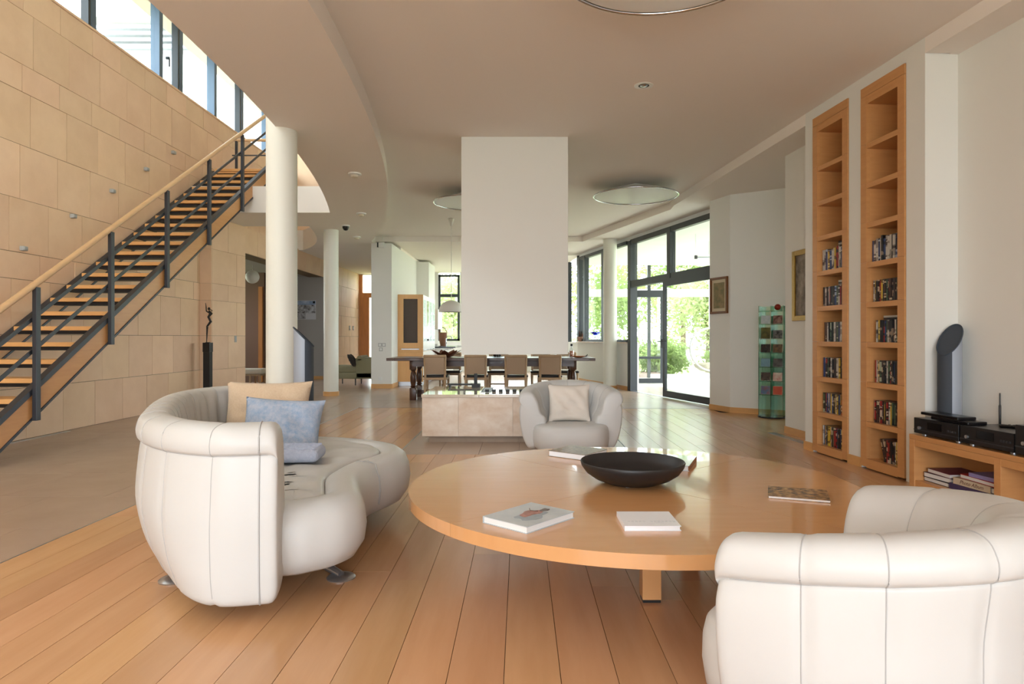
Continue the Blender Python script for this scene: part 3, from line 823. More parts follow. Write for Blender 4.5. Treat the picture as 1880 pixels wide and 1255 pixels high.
# seam lines on the bolster
def seam_on(y, x, ang):
    pts = [(x + math.cos(ang) * t, y + math.sin(ang) * t, z) for t, z in ((-.17, .420), (-.12, .440), (-.06, .444), (-.01, .428), (.012, .36), (.022, .28), (.012, .2))]
    new('seam', tube(BM(), pts, .0035, 6), 'piping', so, 60)
seam_on(3.80, -.815, -.25)
for (tx, ty, a, l) in ((-.856, 3.19, -.6, .42), (-1.64, 3.16, PI + .9, .40), (-.925, 4.84, .9, .45)):
    b = BM()
    lathe(b, [(0, .012), (.03, .016), (.06, .013), (.068, .006), (.066, 0), (0, 0)], 24, (tx, ty, 0))
    ft = new('foot', b, 'alu', so, 40)
    dx, dy = -math.cos(a) * l, -math.sin(a) * l
    new('foot_arm', tube(BM(), [(tx, ty, .016), (tx + dx * .4, ty + dy * .4, .05), (tx + dx, ty + dy, .125)], [.018, .022, .028], 8), 'alu', ft, 50)

def pillow(wd, ht, th, n=26, wob=.013, seed=1):
    b = BM(); rr = random.Random(seed); ph = [rr.uniform(0, 6) for _ in range(6)]
    def pos(i, j, sgn):
        u, v = -1 + 2 * i / n, -1 + 2 * j / n
        e = (1 - abs(u) ** 2.6) * (1 - abs(v) ** 2.6)
        x = u * wd / 2 * (1 - .07 * (1 - v * v) * abs(u)) ; y = v * ht / 2 * (1 - .07 * (1 - u * u) * abs(v))
        w_ = wob * (math.sin(u * 5 + ph[0]) * math.cos(v * 4 + ph[1]) + .6 * math.sin(u * 9 + v * 7 + ph[2]) + .45 * math.sin(v * 16 + 5 * u * u + ph[3]) * (1 - v) * .5) * e
        return (x, sgn * (th / 2 * e ** .5) + w_, y)
    F = {}; Bk = {}
    for i in range(n + 1):
        for j in range(n + 1):
            F[i, j] = b.verts.new(pos(i, j, -1))
            Bk[i, j] = F[i, j] if i in (0, n) or j in (0, n) else b.verts.new(pos(i, j, 1))
    for i in range(n):
        for j in range(n):
            b.faces.new((F[i, j], F[i + 1, j], F[i + 1, j + 1], F[i, j + 1])); b.faces.new((Bk[i, j], Bk[i, j + 1], Bk[i + 1, j + 1], Bk[i + 1, j]))
    bmesh.ops.recalc_face_normals(b, faces=b.faces); return b
def cushion(name, label, m, wd, ht, th, loc, rz, rx, ry=0, seed=1, piping=None):
    t = tag(new(name, pillow(wd, ht, th, seed=seed), m, None, 70), label, 'cushion')
    t.location = loc; t.rotation_mode = 'ZYX'
    t.rotation_euler = (Matrix.Rotation(rz, 3, 'Z') @ Matrix.Rotation(rx, 3, 'X') @ Matrix.Rotation(ry, 3, 'Y')).to_euler('ZYX')
    return t
cushion('linen_cushion', 'large beige linen cushion leaning at the far end of the sofa', 'linen_beige', .58, .44, .19, (-1.735, 4.58, .635), .06, -.30, 0, 2)
cushion('denim_cushion', 'light blue washed cushion standing in front of the beige one', 'denim', .49, .37, .17, (-1.485, 4.16, .59), .10, -.34, .06, 3)
kn = thing('knit_cushion', 'small pale blue cable-knit cushion lying flat on the sofa seat', 'cushion', (-1.32, 3.80, .452), .08)
b = BM(); box(b, -.19, .19, -.12, .12, 0, .075, .034, 4); bmesh.ops.subdivide_edges(b, edges=b.edges, cuts=2, use_grid_fill=True)
new('body', b, 'knit_blue', kn, 60, world=False)
for k in range(4):
    y = -.085 + k * .055
    new('cable', tube(BM(), [(-.165 + .33 * i / 24, y + .009 * math.sin(i * 1.6), .0755) for i in range(25)], .008, 6), 'knit_blue', kn, 60, world=False)

# --- armchairs
def armchair(label, loc, rz):
    """opens towards local -Y"""
    t = thing('tub_armchair', label, 'armchair', loc, rz, 'white leather tub armchairs')
    pts = []
    for k in range(41):
        a = math.radians(-88 + 176 * k / 40)          # 0 = back (+Y)
        pts.append((.415 * math.sin(a), .55 * math.cos(a) - .25))
    path = endpack([Vector(p) for p in pts], 110)
    mid = path[len(path) // 2]; f2 = -1 if side_test(path).dot(mid) < 0 else 1
    def prof(s):
        u = abs(2 * s - 1)                            # 0 back, 1 arm tips
        h = .70 - .085 * u ** 1.6
        lean = .045 * (1 - u) ** 1.2
        inn = -.07 - .02 * u
        P = [(-.08, .075), (.0, .07), (.05, .16), (.082, .30), (.090, .44), (.074 + lean, h - .118), (.070 + lean, h - .108), (.092 + lean, h - .09), (.094 + lean, h - .05), (.066 + lean, h - .008), (.01 + lean, h + .002),
             (-.045 + lean * .6, h - .02), (inn, h - .09), (inn - .03, h - .2), (inn - .075, .37), (inn - .085, .28), (-.16, .14)]
        return [(f2 * o, z) for o, z in sprof(P, 4)]
    new('backrest', sweep(path, prof, [.17, .37, .50, .63, .75, .86]), 'leather', t, 60, world=False)
    br = t.children[-1] if t.children else t
    seams_on(br, 4, 54, 24, False)
    seat = []
    for k in range(64):
        a = 2 * PI * k / 64; x, y = math.sin(a), math.cos(a)
        px_ = .375 * (abs(x) ** .55) * (1 if x > 0 else -1); py_ = (.30 if y > 0 else .43) * (abs(y) ** .6) * (1 if y > 0 else -1)
        seat.append((px_ * (1.0 if y < 0 else 1 - .35 * y), py_ - .02))
    new('seat', loft(seat, [(.10, .065), (.04, .06), (.005, .095), (-.006, .165), (-.004, .235), (.006, .278), (.026, .300), (.07, .311), (.14, .316), (.22, .318)]), 'leather', t, 60, world=False)
    b = BM(); lathe(b, [(0, 0), (.20, 0), (.21, .012), (.06, .03), (.05, .11), (0, .11)], 32); new('foot_plate', b, 'alu', t, 40, world=False)
    return t
armchair('white leather tub armchair beside the travertine hearth, holding a cream cushion', (.495, 6.72, 0), 0)
armchair('white leather tub armchair in the right foreground, seen from behind', (1.04, 1.94, 0), math.radians(-138.7))
cushion('cream_cushion', 'cream square cushion resting in the far armchair', 'linen_white', .42, .38, .13, (.49, 6.68, .495), 0, -.32, 0, 5)

# ================================================================== COFFEE TABLE
TX, TY, TR, TZ = .557, 3.34, 1.10, .42
ct = thing('coffee_table', 'huge round beech coffee table in four sectors', 'table', (TX, TY, 0))
A0 = math.radians(41)
for q in range(4):
    a0, a1 = A0 + q * PI / 2, A0 + (q + 1) * PI / 2; b = BM()
    pts = [(0.0012, 0.0012)] if False else []
    g = .0011
    n_ = 40
    arc = [(TR * math.cos(a0 + (a1 - a0) * k / n_), TR * math.sin(a0 + (a1 - a0) * k / n_)) for k in range(n_ + 1)]
    m_ = (a0 + a1) / 2; off = (g * 1.414 * math.cos(m_), g * 1.414 * math.sin(m_))
    prism(b, [(TX + off[0], TY + off[1])] + [(TX + off[0] + x, TY + off[1] + y) for x, y in arc], TZ - .052, TZ)
    new('top_sector', b, 'table_wood', ct, 30)
cyl_ = BM(); cyl(cyl_, (TX, TY), .62, TZ - .085, TZ - .053, 48); new('under_frame', cyl_, 'table_wood', ct, 30)
for a in (-88, 32, 148):
    x, y = TX + .41 * math.cos(math.radians(a)), TY + .41 * math.sin(math.radians(a))
    lg = new('leg', box(BM(), x - .041, x + .041, y - .041, y + .041, .012, TZ - .085, .003), 'table_wood', ct)
    new('leg_pad', box(BM(), x - .038, x + .038, y - .038, y + .038, 0, .012), 'steel_black', lg)

bw = thing('shallow_bowl', 'large shallow black bowl in the middle of the coffee table', 'bowl', (.565, 3.36, TZ + .0008))
new('body', lathe(BM(), [(0, .008), (.115, .008), (.12, .002), (.132, .002), (.145, .010), (.19, .024), (.232, .053), (.255, .085), (.261, .106), (.258, .110), (.253, .106), (.24, .072), (.20, .043), (.14, .028), (0, .022)], 64), 'black_ceramic', bw, 60, world=False)
b = BM()
for a in (-110, 10, 130): new('foot_pad', obox(BM(), (.118 * math.cos(math.radians(a)), .118 * math.sin(math.radians(a)), .001), (.02, .01, .003)), 'white_paper', bw, world=False)
b.free()

def book(name, label, corners, z0, th, cover, m_page='page_edge', spine=3, cat='book', lip=.004, group=None):
    """corners: left-back, right-back, right-front, left-front seen from above"""
    c = [Vector(p) for p in corners]; o = sum(c, Vector((0, 0))) / 4
    # square it up
    ux = ((c[1] - c[0]) + (c[2] - c[3])) / 2; uy = ((c[0] - c[3]) + (c[1] - c[2])) / 2
    rz = math.atan2(ux.y, ux.x); wd, dp = ux.length, uy.length
    t = thing(name, label, cat, (o.x, o.y, z0), rz, group)
    ct_ = .0025 if th > .012 else .0008
    new('pages', box(BM(), -wd / 2 + lip, wd / 2 - lip, -dp / 2 + lip, dp / 2 - lip, ct_, th - ct_), m_page, t, world=False)
    cv = new('cover', box(BM(), -wd / 2, wd / 2, -dp / 2, dp / 2, th - ct_, th), cover, t, world=False)
    new('back_cover', box(BM(), -wd / 2, wd / 2, -dp / 2, dp / 2, 0, ct_), cover, t, world=False)
    e = {'l': (-wd / 2, -wd / 2 + .004, -dp / 2, dp / 2), 'r': (wd / 2 - .004, wd / 2, -dp / 2, dp / 2), 'b': (-wd / 2, wd / 2, dp / 2 - .004, dp / 2), 'f': (-wd / 2, wd / 2, -dp / 2, -dp / 2 + .004)}.get(spine)
    if e: new('spine', box(BM(), *e, ct_, th - ct_), cover, t, world=False)
    return t, cv, wd, dp
mat('cover_grey', sr(172, 180, 184), 0.22, noise=((9, 9, 9), 4, .6), col2=sr(206, 208, 208))
mat('print_red', sr(176, 112, 96), 0.25, noise=((40, 40, 40), 3, .8), col2=sr(120, 70, 60))
mat('print_grey', sr(128, 138, 146), 0.25, noise=((20, 20, 20), 3, .6), col2=sr(166, 174, 180))
mat('print_dark', sr(84, 58, 48), 0.25)
mat('print_pale', sr(196, 200, 206), 0.4)
mat('cover_white', sr(236, 236, 240), 0.3)
mat('copper', sr(150, 92, 50), 0.25, metal=0.6)
mat('gloss_sky_reflection', sr(190, 206, 214), 0.04)  # sky reflection on the cover painted in as pale blue
t, cv, wd, dp = book('photo_book', 'thick grey photo book with a pinkish still life on its cover', [(-.147, 2.63), (.048, 2.846), (.218, 2.697), (.024, 2.472)], TZ, .027, 'cover_grey', spine='b')
def blob(cx, cy, rx, ry, z, seed, n=20, irr=.3):
    rr = random.Random(seed); b = BM(); vs = []
    ph = rr.uniform(0, 6)
    for k in range(n):
        a = 2 * PI * k / n; q = 1 + irr * math.sin(3 * a + ph) * .5 + irr * math.sin(5 * a + 2 * ph) * .4
        vs.append((cx + rx * q * math.cos(a), cy + ry * q * math.sin(a)))
    return prism(b, vs, z, z + .0004)
new('print', blob(-.02, -.03, .075, .045, .027, 3), 'print_grey', cv, world=False)
new('print', blob(.01, .0, .06, .03, .0275, 5), 'print_red', cv, world=False)
new('print', blob(.085, -.01, .026, .016, .0278, 6), 'print_dark', cv, world=False)
new('print', tube(BM(), [(.05, -.005, .0282), (.035, .025, .0282), (.06, .05, .0282)], .0018, 5), 'print_dark', cv, world=False)
t, cv, wd, dp = book('white_book', 'square white book with a row of faint grey marks on the cover', [(.384, 2.727), (.601, 2.727), (.614, 2.516), (.404, 2.516)], TZ, .019, 'cover_white', 'white_paper', 'l')
b = BM(); rr = random.Random(5)
for k in range(13):
    if k == 5: continue
    x = -.085 + k * .0145
    for q in range(3): box(b, x + q * .0034, x + q * .0034 + .0016, -.055 + rr.uniform(0, .006), -.032 - rr.uniform(0, .006), .019, .0194)
o = new('print', b, 'print_pale', cv, world=False); o['kind'] = 'stuff'
new('print', box(BM(), .01, .05, -.068, -.066, .019, .0194), 'print_pale', cv, world=False)
book('brown_book', 'thick book with mottled brown cover at the far side of the coffee table', [(.176, 4.10), (.324, 4.31), (.552, 4.15), (.38, 3.95)], TZ, .035, 'cover_brown', 'white_paper', 'x')
book('magazine', 'glossy magazine with an autumn coloured cover on the right of the table', [(1.20, 3.235), (1.435, 3.13), (1.372, 2.943), (1.123, 3.02)], TZ, .013, 'cover_mag', 'white_paper', 'l', 'magazine', .001)
t, cv, wd, dp = book('copper_book', 'glossy book with pale sky reflection painted in and copper coloured spine behind the black bowl', [(.80, 4.02), (1.06, 3.93), (.90, 3.64), (.66, 3.75)], TZ, .030, 'gloss_sky_reflection', 'page_edge', 'x')
new('spine', box(BM(), wd / 2 - .005, wd / 2 + .001, -dp / 2, dp / 2, .002, .028), 'copper', t, world=False)

# ================================================================== HEARTH
he = thing('hearth', 'low travertine hearth block with polished top under the chimney', 'hearth', (-.06, 7.9, 0))
xs = [-1.07, -.674, -.08, .48, .95]
for a, c in zip(xs, xs[1:]): new('stone_panel', box(BM(), a + .001, c - .001, 7.27, 7.30, .073, .495), 'travertine', he)
new('stone_panel', box(BM(), -1.07, -1.04, 7.301, 8.44, .073, .495), 'travertine', he)
new('core', box(BM(), -1.039, .94, 7.301, 8.43, .06, .494), 'plinth_stone', he)
for a, c in ((-1.0, -.02), (-.018, .9)): new('plinth', box(BM(), a, c, 7.34, 8.38, 0, .072), 'plinth_stone', he)
new('top_slab', box(BM(), -1.075, -.45, 7.25, 8.45, .496, .529, .003), 'travertine_top', he)
new('top_slab', box(BM(), -.449, .955, 7.25, 7.52, .496, .529, .003), 'travertine_top', he)
new('top_slab', box(BM(), -.33, .955, 7.521, 8.45, .496, .529, .003), 'travertine_top', he)
new('fire_slot', box(BM(), -.448, -.331, 7.53, 8.45, .496, .515), 'steel_dark', he)
for k in range(8):
    x = -.40 + k * .078
    new('vent_block', box(BM(), x, x + .045, 7.60, 7.66, .529, .556), 'steel_black', he)
fi = thing('fire_iron', 'black iron log rest with upright post on the hearth', 'fire iron', (-.6, 8.3, .529))
new('bar', box(BM(), -.90, -.52, 8.28, 8.31, .555, .572), 'steel_black', fi)
new('bar', box(BM(), -.90, -.52, 8.36, 8.39, .555, .572), 'steel_black', fi)
new('foot', box(BM(), -.885, -.865, 8.27, 8.40, .530, .556), 'steel_black', fi)
new('foot', box(BM(), -.60, -.50, 8.26, 8.41, .530, .572), 'steel_black', fi)
new('upright', box(BM(), -.573, -.535, 8.29, 8.33, .556, .70, .004), 'steel_black', fi)

# ================================================================== DINING
dt = thing('dining_table', 'long dark oak dining table with turned legs', 'table', (-.52, 12.6, 0))
for k in range(4):
    y = 12.05 + k * .275
    new('top_board', box(BM(), -2.29, 1.25, y + .001, y + .274, .725, .776, .006), 'dark_wood', dt)
new('end_board', box(BM(), -2.42, -2.291, 12.05, 13.15, .725, .776, .006), 'dark_wood', dt)
new('end_board', box(BM(), 1.251, 1.36, 12.05, 13.15, .725, .776, .006), 'dark_wood', dt)
for y in (12.17, 13.0): new('apron', box(BM(), -1.95, .98, y, y + .03, .62, .725), 'dark_wood', dt)
for x in (-2.0, .97): new('apron', box(BM(), x, x + .03, 12.2, 13.0, .62, .725), 'dark_wood', dt)
def dleg(x, y):
    b = BM(); box(b, x - .06, x + .06, y - .06, y + .06, .56, .725, .004)
    lathe(b, [(0, .57), (.045, .57), (.052, .55), (.035, .53), (.05, .50), (.058, .42), (.055, .34), (.042, .27), (.058, .25), (.04, .235), (.05, .22), (0, .22)], 16, (x, y, 0))
    box(b, x - .06, x + .06, y - .06, y + .06, 0, .225, .006)
    o = new('leg', b, 'dark_wood', dt, 40); return o
for x in (-1.96, .97):
    for y in (12.24, 12.96): dleg(x, y)
    new('stretcher', box(BM(), x - .03, x + .03, 12.3, 12.9, .09, .16), 'dark_wood', dt)
new('stretcher', box(BM(), -1.93, .94, 12.57, 12.63, .09, .16), 'dark_wood', dt)

def dining_chair(label, loc, rz, group):
    """back on local -Y side, faces +Y"""
    t = thing('dining_chair', label, 'chair', loc, rz, group)
    for s in (-1, 1):
        new('rear_leg', tube(BM(), [(s * .185, -.25, 0), (s * .175, -.205, .22), (s * .172, -.195, .46), (s * .185, -.235, .83)], [.018, .021, .022, .018], 8), 'chair_wood', t, 50, world=False)
        new('front_leg', tube(BM(), [(s * .185, .20, 0), (s * .19, .195, .43)], [.015, .022], 8), 'chair_wood', t, 50, world=False)
        new('side_stretcher', box(BM(), s * .18 - .01, s * .18 + .01, -.20, .19, .20, .225), 'chair_wood', t, world=False)
    new('cross_stretcher', box(BM(), -.175, .175, -.02, 0, .20, .225), 'chair_wood', t, world=False)
    new('seat_frame', box(BM(), -.205, .205, -.21, .215, .40, .445, .006), 'chair_wood', t, world=False)
    new('seat_pad', box(BM(), -.215, .215, -.20, .225, .446, .482, .016, 3), 'black_leather', t, 40, world=False)
    b = BM(); box(b, -.165, .165, -.232, -.198, .50, .80, .01)
    for v in b.verts: v.co.y -= max(0, v.co.z - .50) * .09
    new('back_panel', b, 'chair_fabric', t, 40, world=False)
    b = BM(); box(b, -.195, .195, -.262, -.222, .80, .845, .01); new('top_rail', b, 'chair_wood', t, 40, world=False)
    return t
NL = ['dining chair with tan back on the near side, leftmost of four', 'tan backed dining chair second from the left on the near side of the table',
      'tan backed dining chair third from the left on the near side of the table', 'rightmost near-side dining chair with tan back, behind the armchair']
c0 = dining_chair(NL[0], (-1.495, 11.92, 0), 0, 'chairs around the dining table')
for k, x in enumerate((-.783, -.076, .525)): dup(c0, (x, 11.92, 0), 0, NL[k + 1])
FL = ['far-side dining chair under the brown leaf bowl end of the table', 'far-side dining chair second from the left, seat showing between near chairs', 'far-side dining chair third from the left with dark seat', 'rightmost far-side dining chair near the column']
for k, x in enumerate((-1.40, -.44, .42, .95)): dup(c0, (x, 13.42, 0), PI, FL[k])

# things on the dining table
lb = thing('leaf_bowl', 'brown leaf-shaped bowl on the left part of the dining table', 'bowl', (-1.40, 12.6, .776))
b = BM(); n = 14
lathe(b, [(0, 0), (.08, 0), (.14, .03), (.20, .075), (.235, .10), (.23, .105), (.13, .045), (0, .02)], 28)
for v in b.verts:
    a = math.atan2(v.co.y, v.co.x); r = math.hypot(v.co.x, v.co.y)
    k = 1 + .25 * math.sin(7 * a) * (r / .235) ** 2
    v.co.x *= k; v.co.y *= k; v.co.z += .035 * math.sin(7 * a) * (r / .235) ** 2 if r > .1 else 0
new('dish', b, 'brown_leaf', lb, 50, world=False)
pl = thing('glass_plate', 'glass plate with dark fruit in the middle of the dining table', 'plate', (-.42, 12.5, .776))
new('plate', lathe(BM(), [(0, .004), (.10, .004), (.16, .02), (.165, .022), (.10, .0), (0, 0)], 32), 'clear_glass', pl, 50, world=False)
for (x, y, r) in ((-.05, 0, .035), (.03, .02, .03), (.0, -.05, .028)): new('fruit', lathe(BM(), [(r * math.sin(PI * k / 8), r - r * math.cos(PI * k / 8) + .005) for k in range(9)], 14, (x, y, 0)), 'bronze', pl, 60, world=False)
ob = thing('wooden_boat', 'orange wooden dish with dark handle at the right end of the dining table', 'dish', (1.08, 12.35, .776))
b = BM(); lathe(b, [(0, .0), (.06, .0), (.13, .025), (.125, .03), (.05, .012), (0, .01)], 24)
for v in b.verts: v.co.y *= .5
new('dish', b, 'orange_wood', ob, 50, world=False)
new('handle', tube(BM(), [(.10, 0, .02), (.15, 0, .03), (.165, 0, .06)], .008, 8), 'steel_black', ob, 50, world=False)
bs = thing('oil_bottle', 'dark topped oil bottle on the dining table beside the chimney', 'bottle', (1.0, 13.0, .776))
new('body', lathe(BM(), [(0, 0), (.045, 0), (.05, .02), (.05, .12), (.02, .17), (.018, .21), (0, .21)], 20), 'clear_glass', bs, 50, world=False)
new('cap', cyl(BM(), (0, 0), .022, .205, .25, 16), 'steel_black', bs, 50, world=False)
new('oil', cyl(BM(), (0, 0), .042, .006, .11, 16), 'orange_wood', bs, 50, world=False)

# pendant over the dining table
pd = thing('pendant_lamp', 'white half dome pendant lamp on a long cord over the dining table', 'lamp', (-1.33, 12.9, 1.64))
new('shade', lathe(BM(), [(.245 * math.cos(PI / 2 * k / 10), .225 * math.sin(PI / 2 * k / 10)) for k in range(11)] + [(.235 * math.cos(PI / 2 * k / 10), .215 * math.sin(PI / 2 * k / 10)) for k in range(10, -1, -1)], 40), 'shade_white', pd, 60, world=False)
new('cord', tube(BM(), [(0, 0, .22), (0, 0, 1.74)], .006, 6), 'shade_white', pd, world=False)
new('ceiling_rose', lathe(BM(), [(0, 1.66), (.02, 1.66), (.06, 1.80), (0, 1.81)], 20), 'shade_white', pd, 50, world=False)
new('bulb', lathe(BM(), [(.04 * math.sin(PI * k / 8), .09 - .04 * math.cos(PI * k / 8)) for k in range(9)], 14), 'diffuser', pd, 60, world=False)

# ================================================================== CEILING LIGHTS
def dish(label, x, y, zc):
    t = thing('ceiling_lamp', label, 'ceiling lamp', (x, y, zc), 0, 'dish ceiling lamps')
    new('shade', lathe(BM(), [(.63, -.16), (.60, -.145), (.40, -.075), (.20, -.035), (.12, -.02), (.12, 0), (0, 0)], 64), 'shade_white', t, 50, world=False)
    new('diffuser', lathe(BM(), [(.615, -.162), (.45, -.168), (.25, -.172), (0, -.174)], 64), 'diffuser', t, 60, world=False)
    new('rim', tube(BM(), [(.632 * math.cos(2 * PI * k / 72), .632 * math.sin(2 * PI * k / 72), -.163) for k in range(72)], .012, 8, True), 'chrome', t, 60, world=False)
dish('wide white dish ceiling lamp above the coffee table, cut by the top of the photo', .83, 3.78, CEIL)
dish('wide white dish ceiling lamp with chrome rim right of the chimney', 1.75, 10.1, CEIL)
dish('wide white dish ceiling lamp half hidden left behind the chimney', -.74, 10.6, CEIL)
dl = thing('downlight', 'small round recessed downlight in the living room ceiling', 'downlight', (1.13, 6.1, CEIL))
new('ring', lathe(BM(), [(.050, -.002), (.085, -.004), (.088, 0), (.05, .0)], 32), 'white_enamel', dl, 50, world=False)
new('lamp', lathe(BM(), [(0, -.012), (.028, -.008), (.034, -.001), (0, -.001)], 20), 'chrome', dl, 50, world=False)
new('inner_ring', lathe(BM(), [(.036, -.003), (.049, -.003), (.049, 0), (.036, 0)], 28), 'steel_black', dl, 50, world=False)
SL = ['nearest of three small round detectors on the curved soffit', 'middle of three small round detectors on the curved soffit', 'farthest of three small round detectors on the curved soffit']
for lab, (px, py) in zip(SL, ((651, 318), (663, 391), (655, 434))):
    y = (SOF - 1.15) * 1225 / (619 - py); x = (px - 955) * y / 1225
    t = thing('smoke_detector', lab, 'detector', (x, y, SOF), 0, 'detectors on the soffit')
    new('base', lathe(BM(), [(0, 0), (.085, 0), (.085, -.018), (.06, -.025), (0, -.025)], 28), 'white_enamel', t, 40, world=False)
    new('cap', lathe(BM(), [(0, -.025), (.05, -.025), (.045, -.05), (.02, -.058), (0, -.058)], 24), 'cream_fabric', t, 40, world=False)
t = thing('dome_camera', 'black dome camera on the soffit next to the second column', 'camera', (-3.3, 12.62, SOF))
new('collar', lathe(BM(), [(0, 0), (.075, 0), (.075, -.025), (0, -.025)], 24), 'white_enamel', t, 40, world=False)
new('dome', lathe(BM(), [(.062, -.025), (.06, -.06), (.035, -.095), (0, -.105)], 24), 'black_plastic', t, 60, world=False)
t = thing('alarm_box', 'small white box with black side on the pillar top', 'box', (-3.13, 15.05, 3.22))
new('case', box(BM(), -.055, .075, -.07, 0, -.05, .065, .006), 'switch_white', t, world=False)
new('side', box(BM(), -.085, -.056, -.065, 0, -.045, .06), 'black_plastic', t, world=False)
new('cable', tube(BM(), [(.03, -.02, .065), (.03, -.01, .22)], .005, 6), 'switch_white', t, world=False)
# switches on the pillar
for nm, lab, x, z, n in (('light_switch', 'pair of square light switches on the white pillar', -3.16, .98, 2), ('light_switch', 'single square switch just below the pair on the pillar', -3.14, .88, 1), ('wall_socket', 'white wall socket low on the pillar', -3.16, .22, 1)):
    t = thing(nm, lab, 'switch' if nm != 'wall_socket' else 'socket', (x, 15.05, z))
    for k in range(n):
        f = new('plate', box(BM(), k * .085 - .04, k * .085 + .04, -.012, 0, -.04, .04, .003), 'switch_white' if nm == 'wall_socket' else 'switch_grey', t, world=False)
        new('rocker', box(BM(), k * .085 - .027, k * .085 + .027, -.017, -.012, -.027, .027, .002), 'switch_white', f, world=False)
t = thing('light_switch', 'small grey switch on the stone pier beside the hall opening', 'switch', (-5.33, 12.45, 1.12), -PI / 2 + .0)
new('plate', box(BM(), -.04, .04, .0, .025, -.06, .06, .003), 'switch_grey', t, world=False); new('rocker', box(BM(), -.02, .02, .025, .03, -.03, .03), 'alu', t, world=False)
for lab, y in (('grey control panel on the far stone wall, nearer one', 21.1), ('grey control panel on the far stone wall beside the entrance door', 21.55)):
    t = thing('wall_panel', lab, 'switch', (-5.398, y, 1.45)); new('plate', box(BM(), 0, .02, -.05, .05, -.07, .07, .004), 'switch_grey', t, world=False); new('display', box(BM(), .02, .024, -.03, .03, -.04, .04), 'switch_white', t, world=False)

# ================================================================== BOOKCASES
PITCH, TOP, BOT = .347, 3.19, .09
def local(o, y): # wall frame: local x runs along +Y of the wall, local y out of the wall into the room
    return o
def wallthing(name, label, cat, y, z=0, out=0.0, group=None):
    """local +X along the wall away from the camera, local +Y out of the wall"""
    x_, y_ = wp(y, out)
    return thing(name, label, cat, (x_, y_, z), math.atan2(WD.y, WD.x), group)
dvd_meshes = {}
def dvd_mesh(m, wd, ht):
    k = (m, wd, ht)
    if k not in dvd_meshes:
        b = BM(); box(b, -wd / 2, wd / 2, -.135, 0, 0, ht)
        me = bpy.data.meshes.new('dvd_case'); b.to_mesh(me); b.free(); me.materials.append(MATS[m]); dvd_meshes[k] = me
    return dvd_meshes[k]
CW = {'dvd_black': 'black', 'dvd_brown': 'dark brown', 'dvd_red': 'red', 'dvd_blue': 'blue', 'dvd_pale': 'pale', 'dvd_pink': 'pink', 'dvd_yellow': 'yellow', 'dvd_green': 'dull green'}
NUM = 'first second third fourth fifth sixth seventh eighth ninth tenth eleventh twelfth thirteenth fourteenth fifteenth sixteenth seventeenth eighteenth nineteenth twentieth twenty-first twenty-second twenty-third twenty-fourth twenty-fifth twenty-sixth twenty-seventh twenty-eighth twenty-ninth thirtieth thirty-first thirty-second'.split()
ORD = ['first', 'second', 'third', 'fourth', 'fifth', 'bottom']
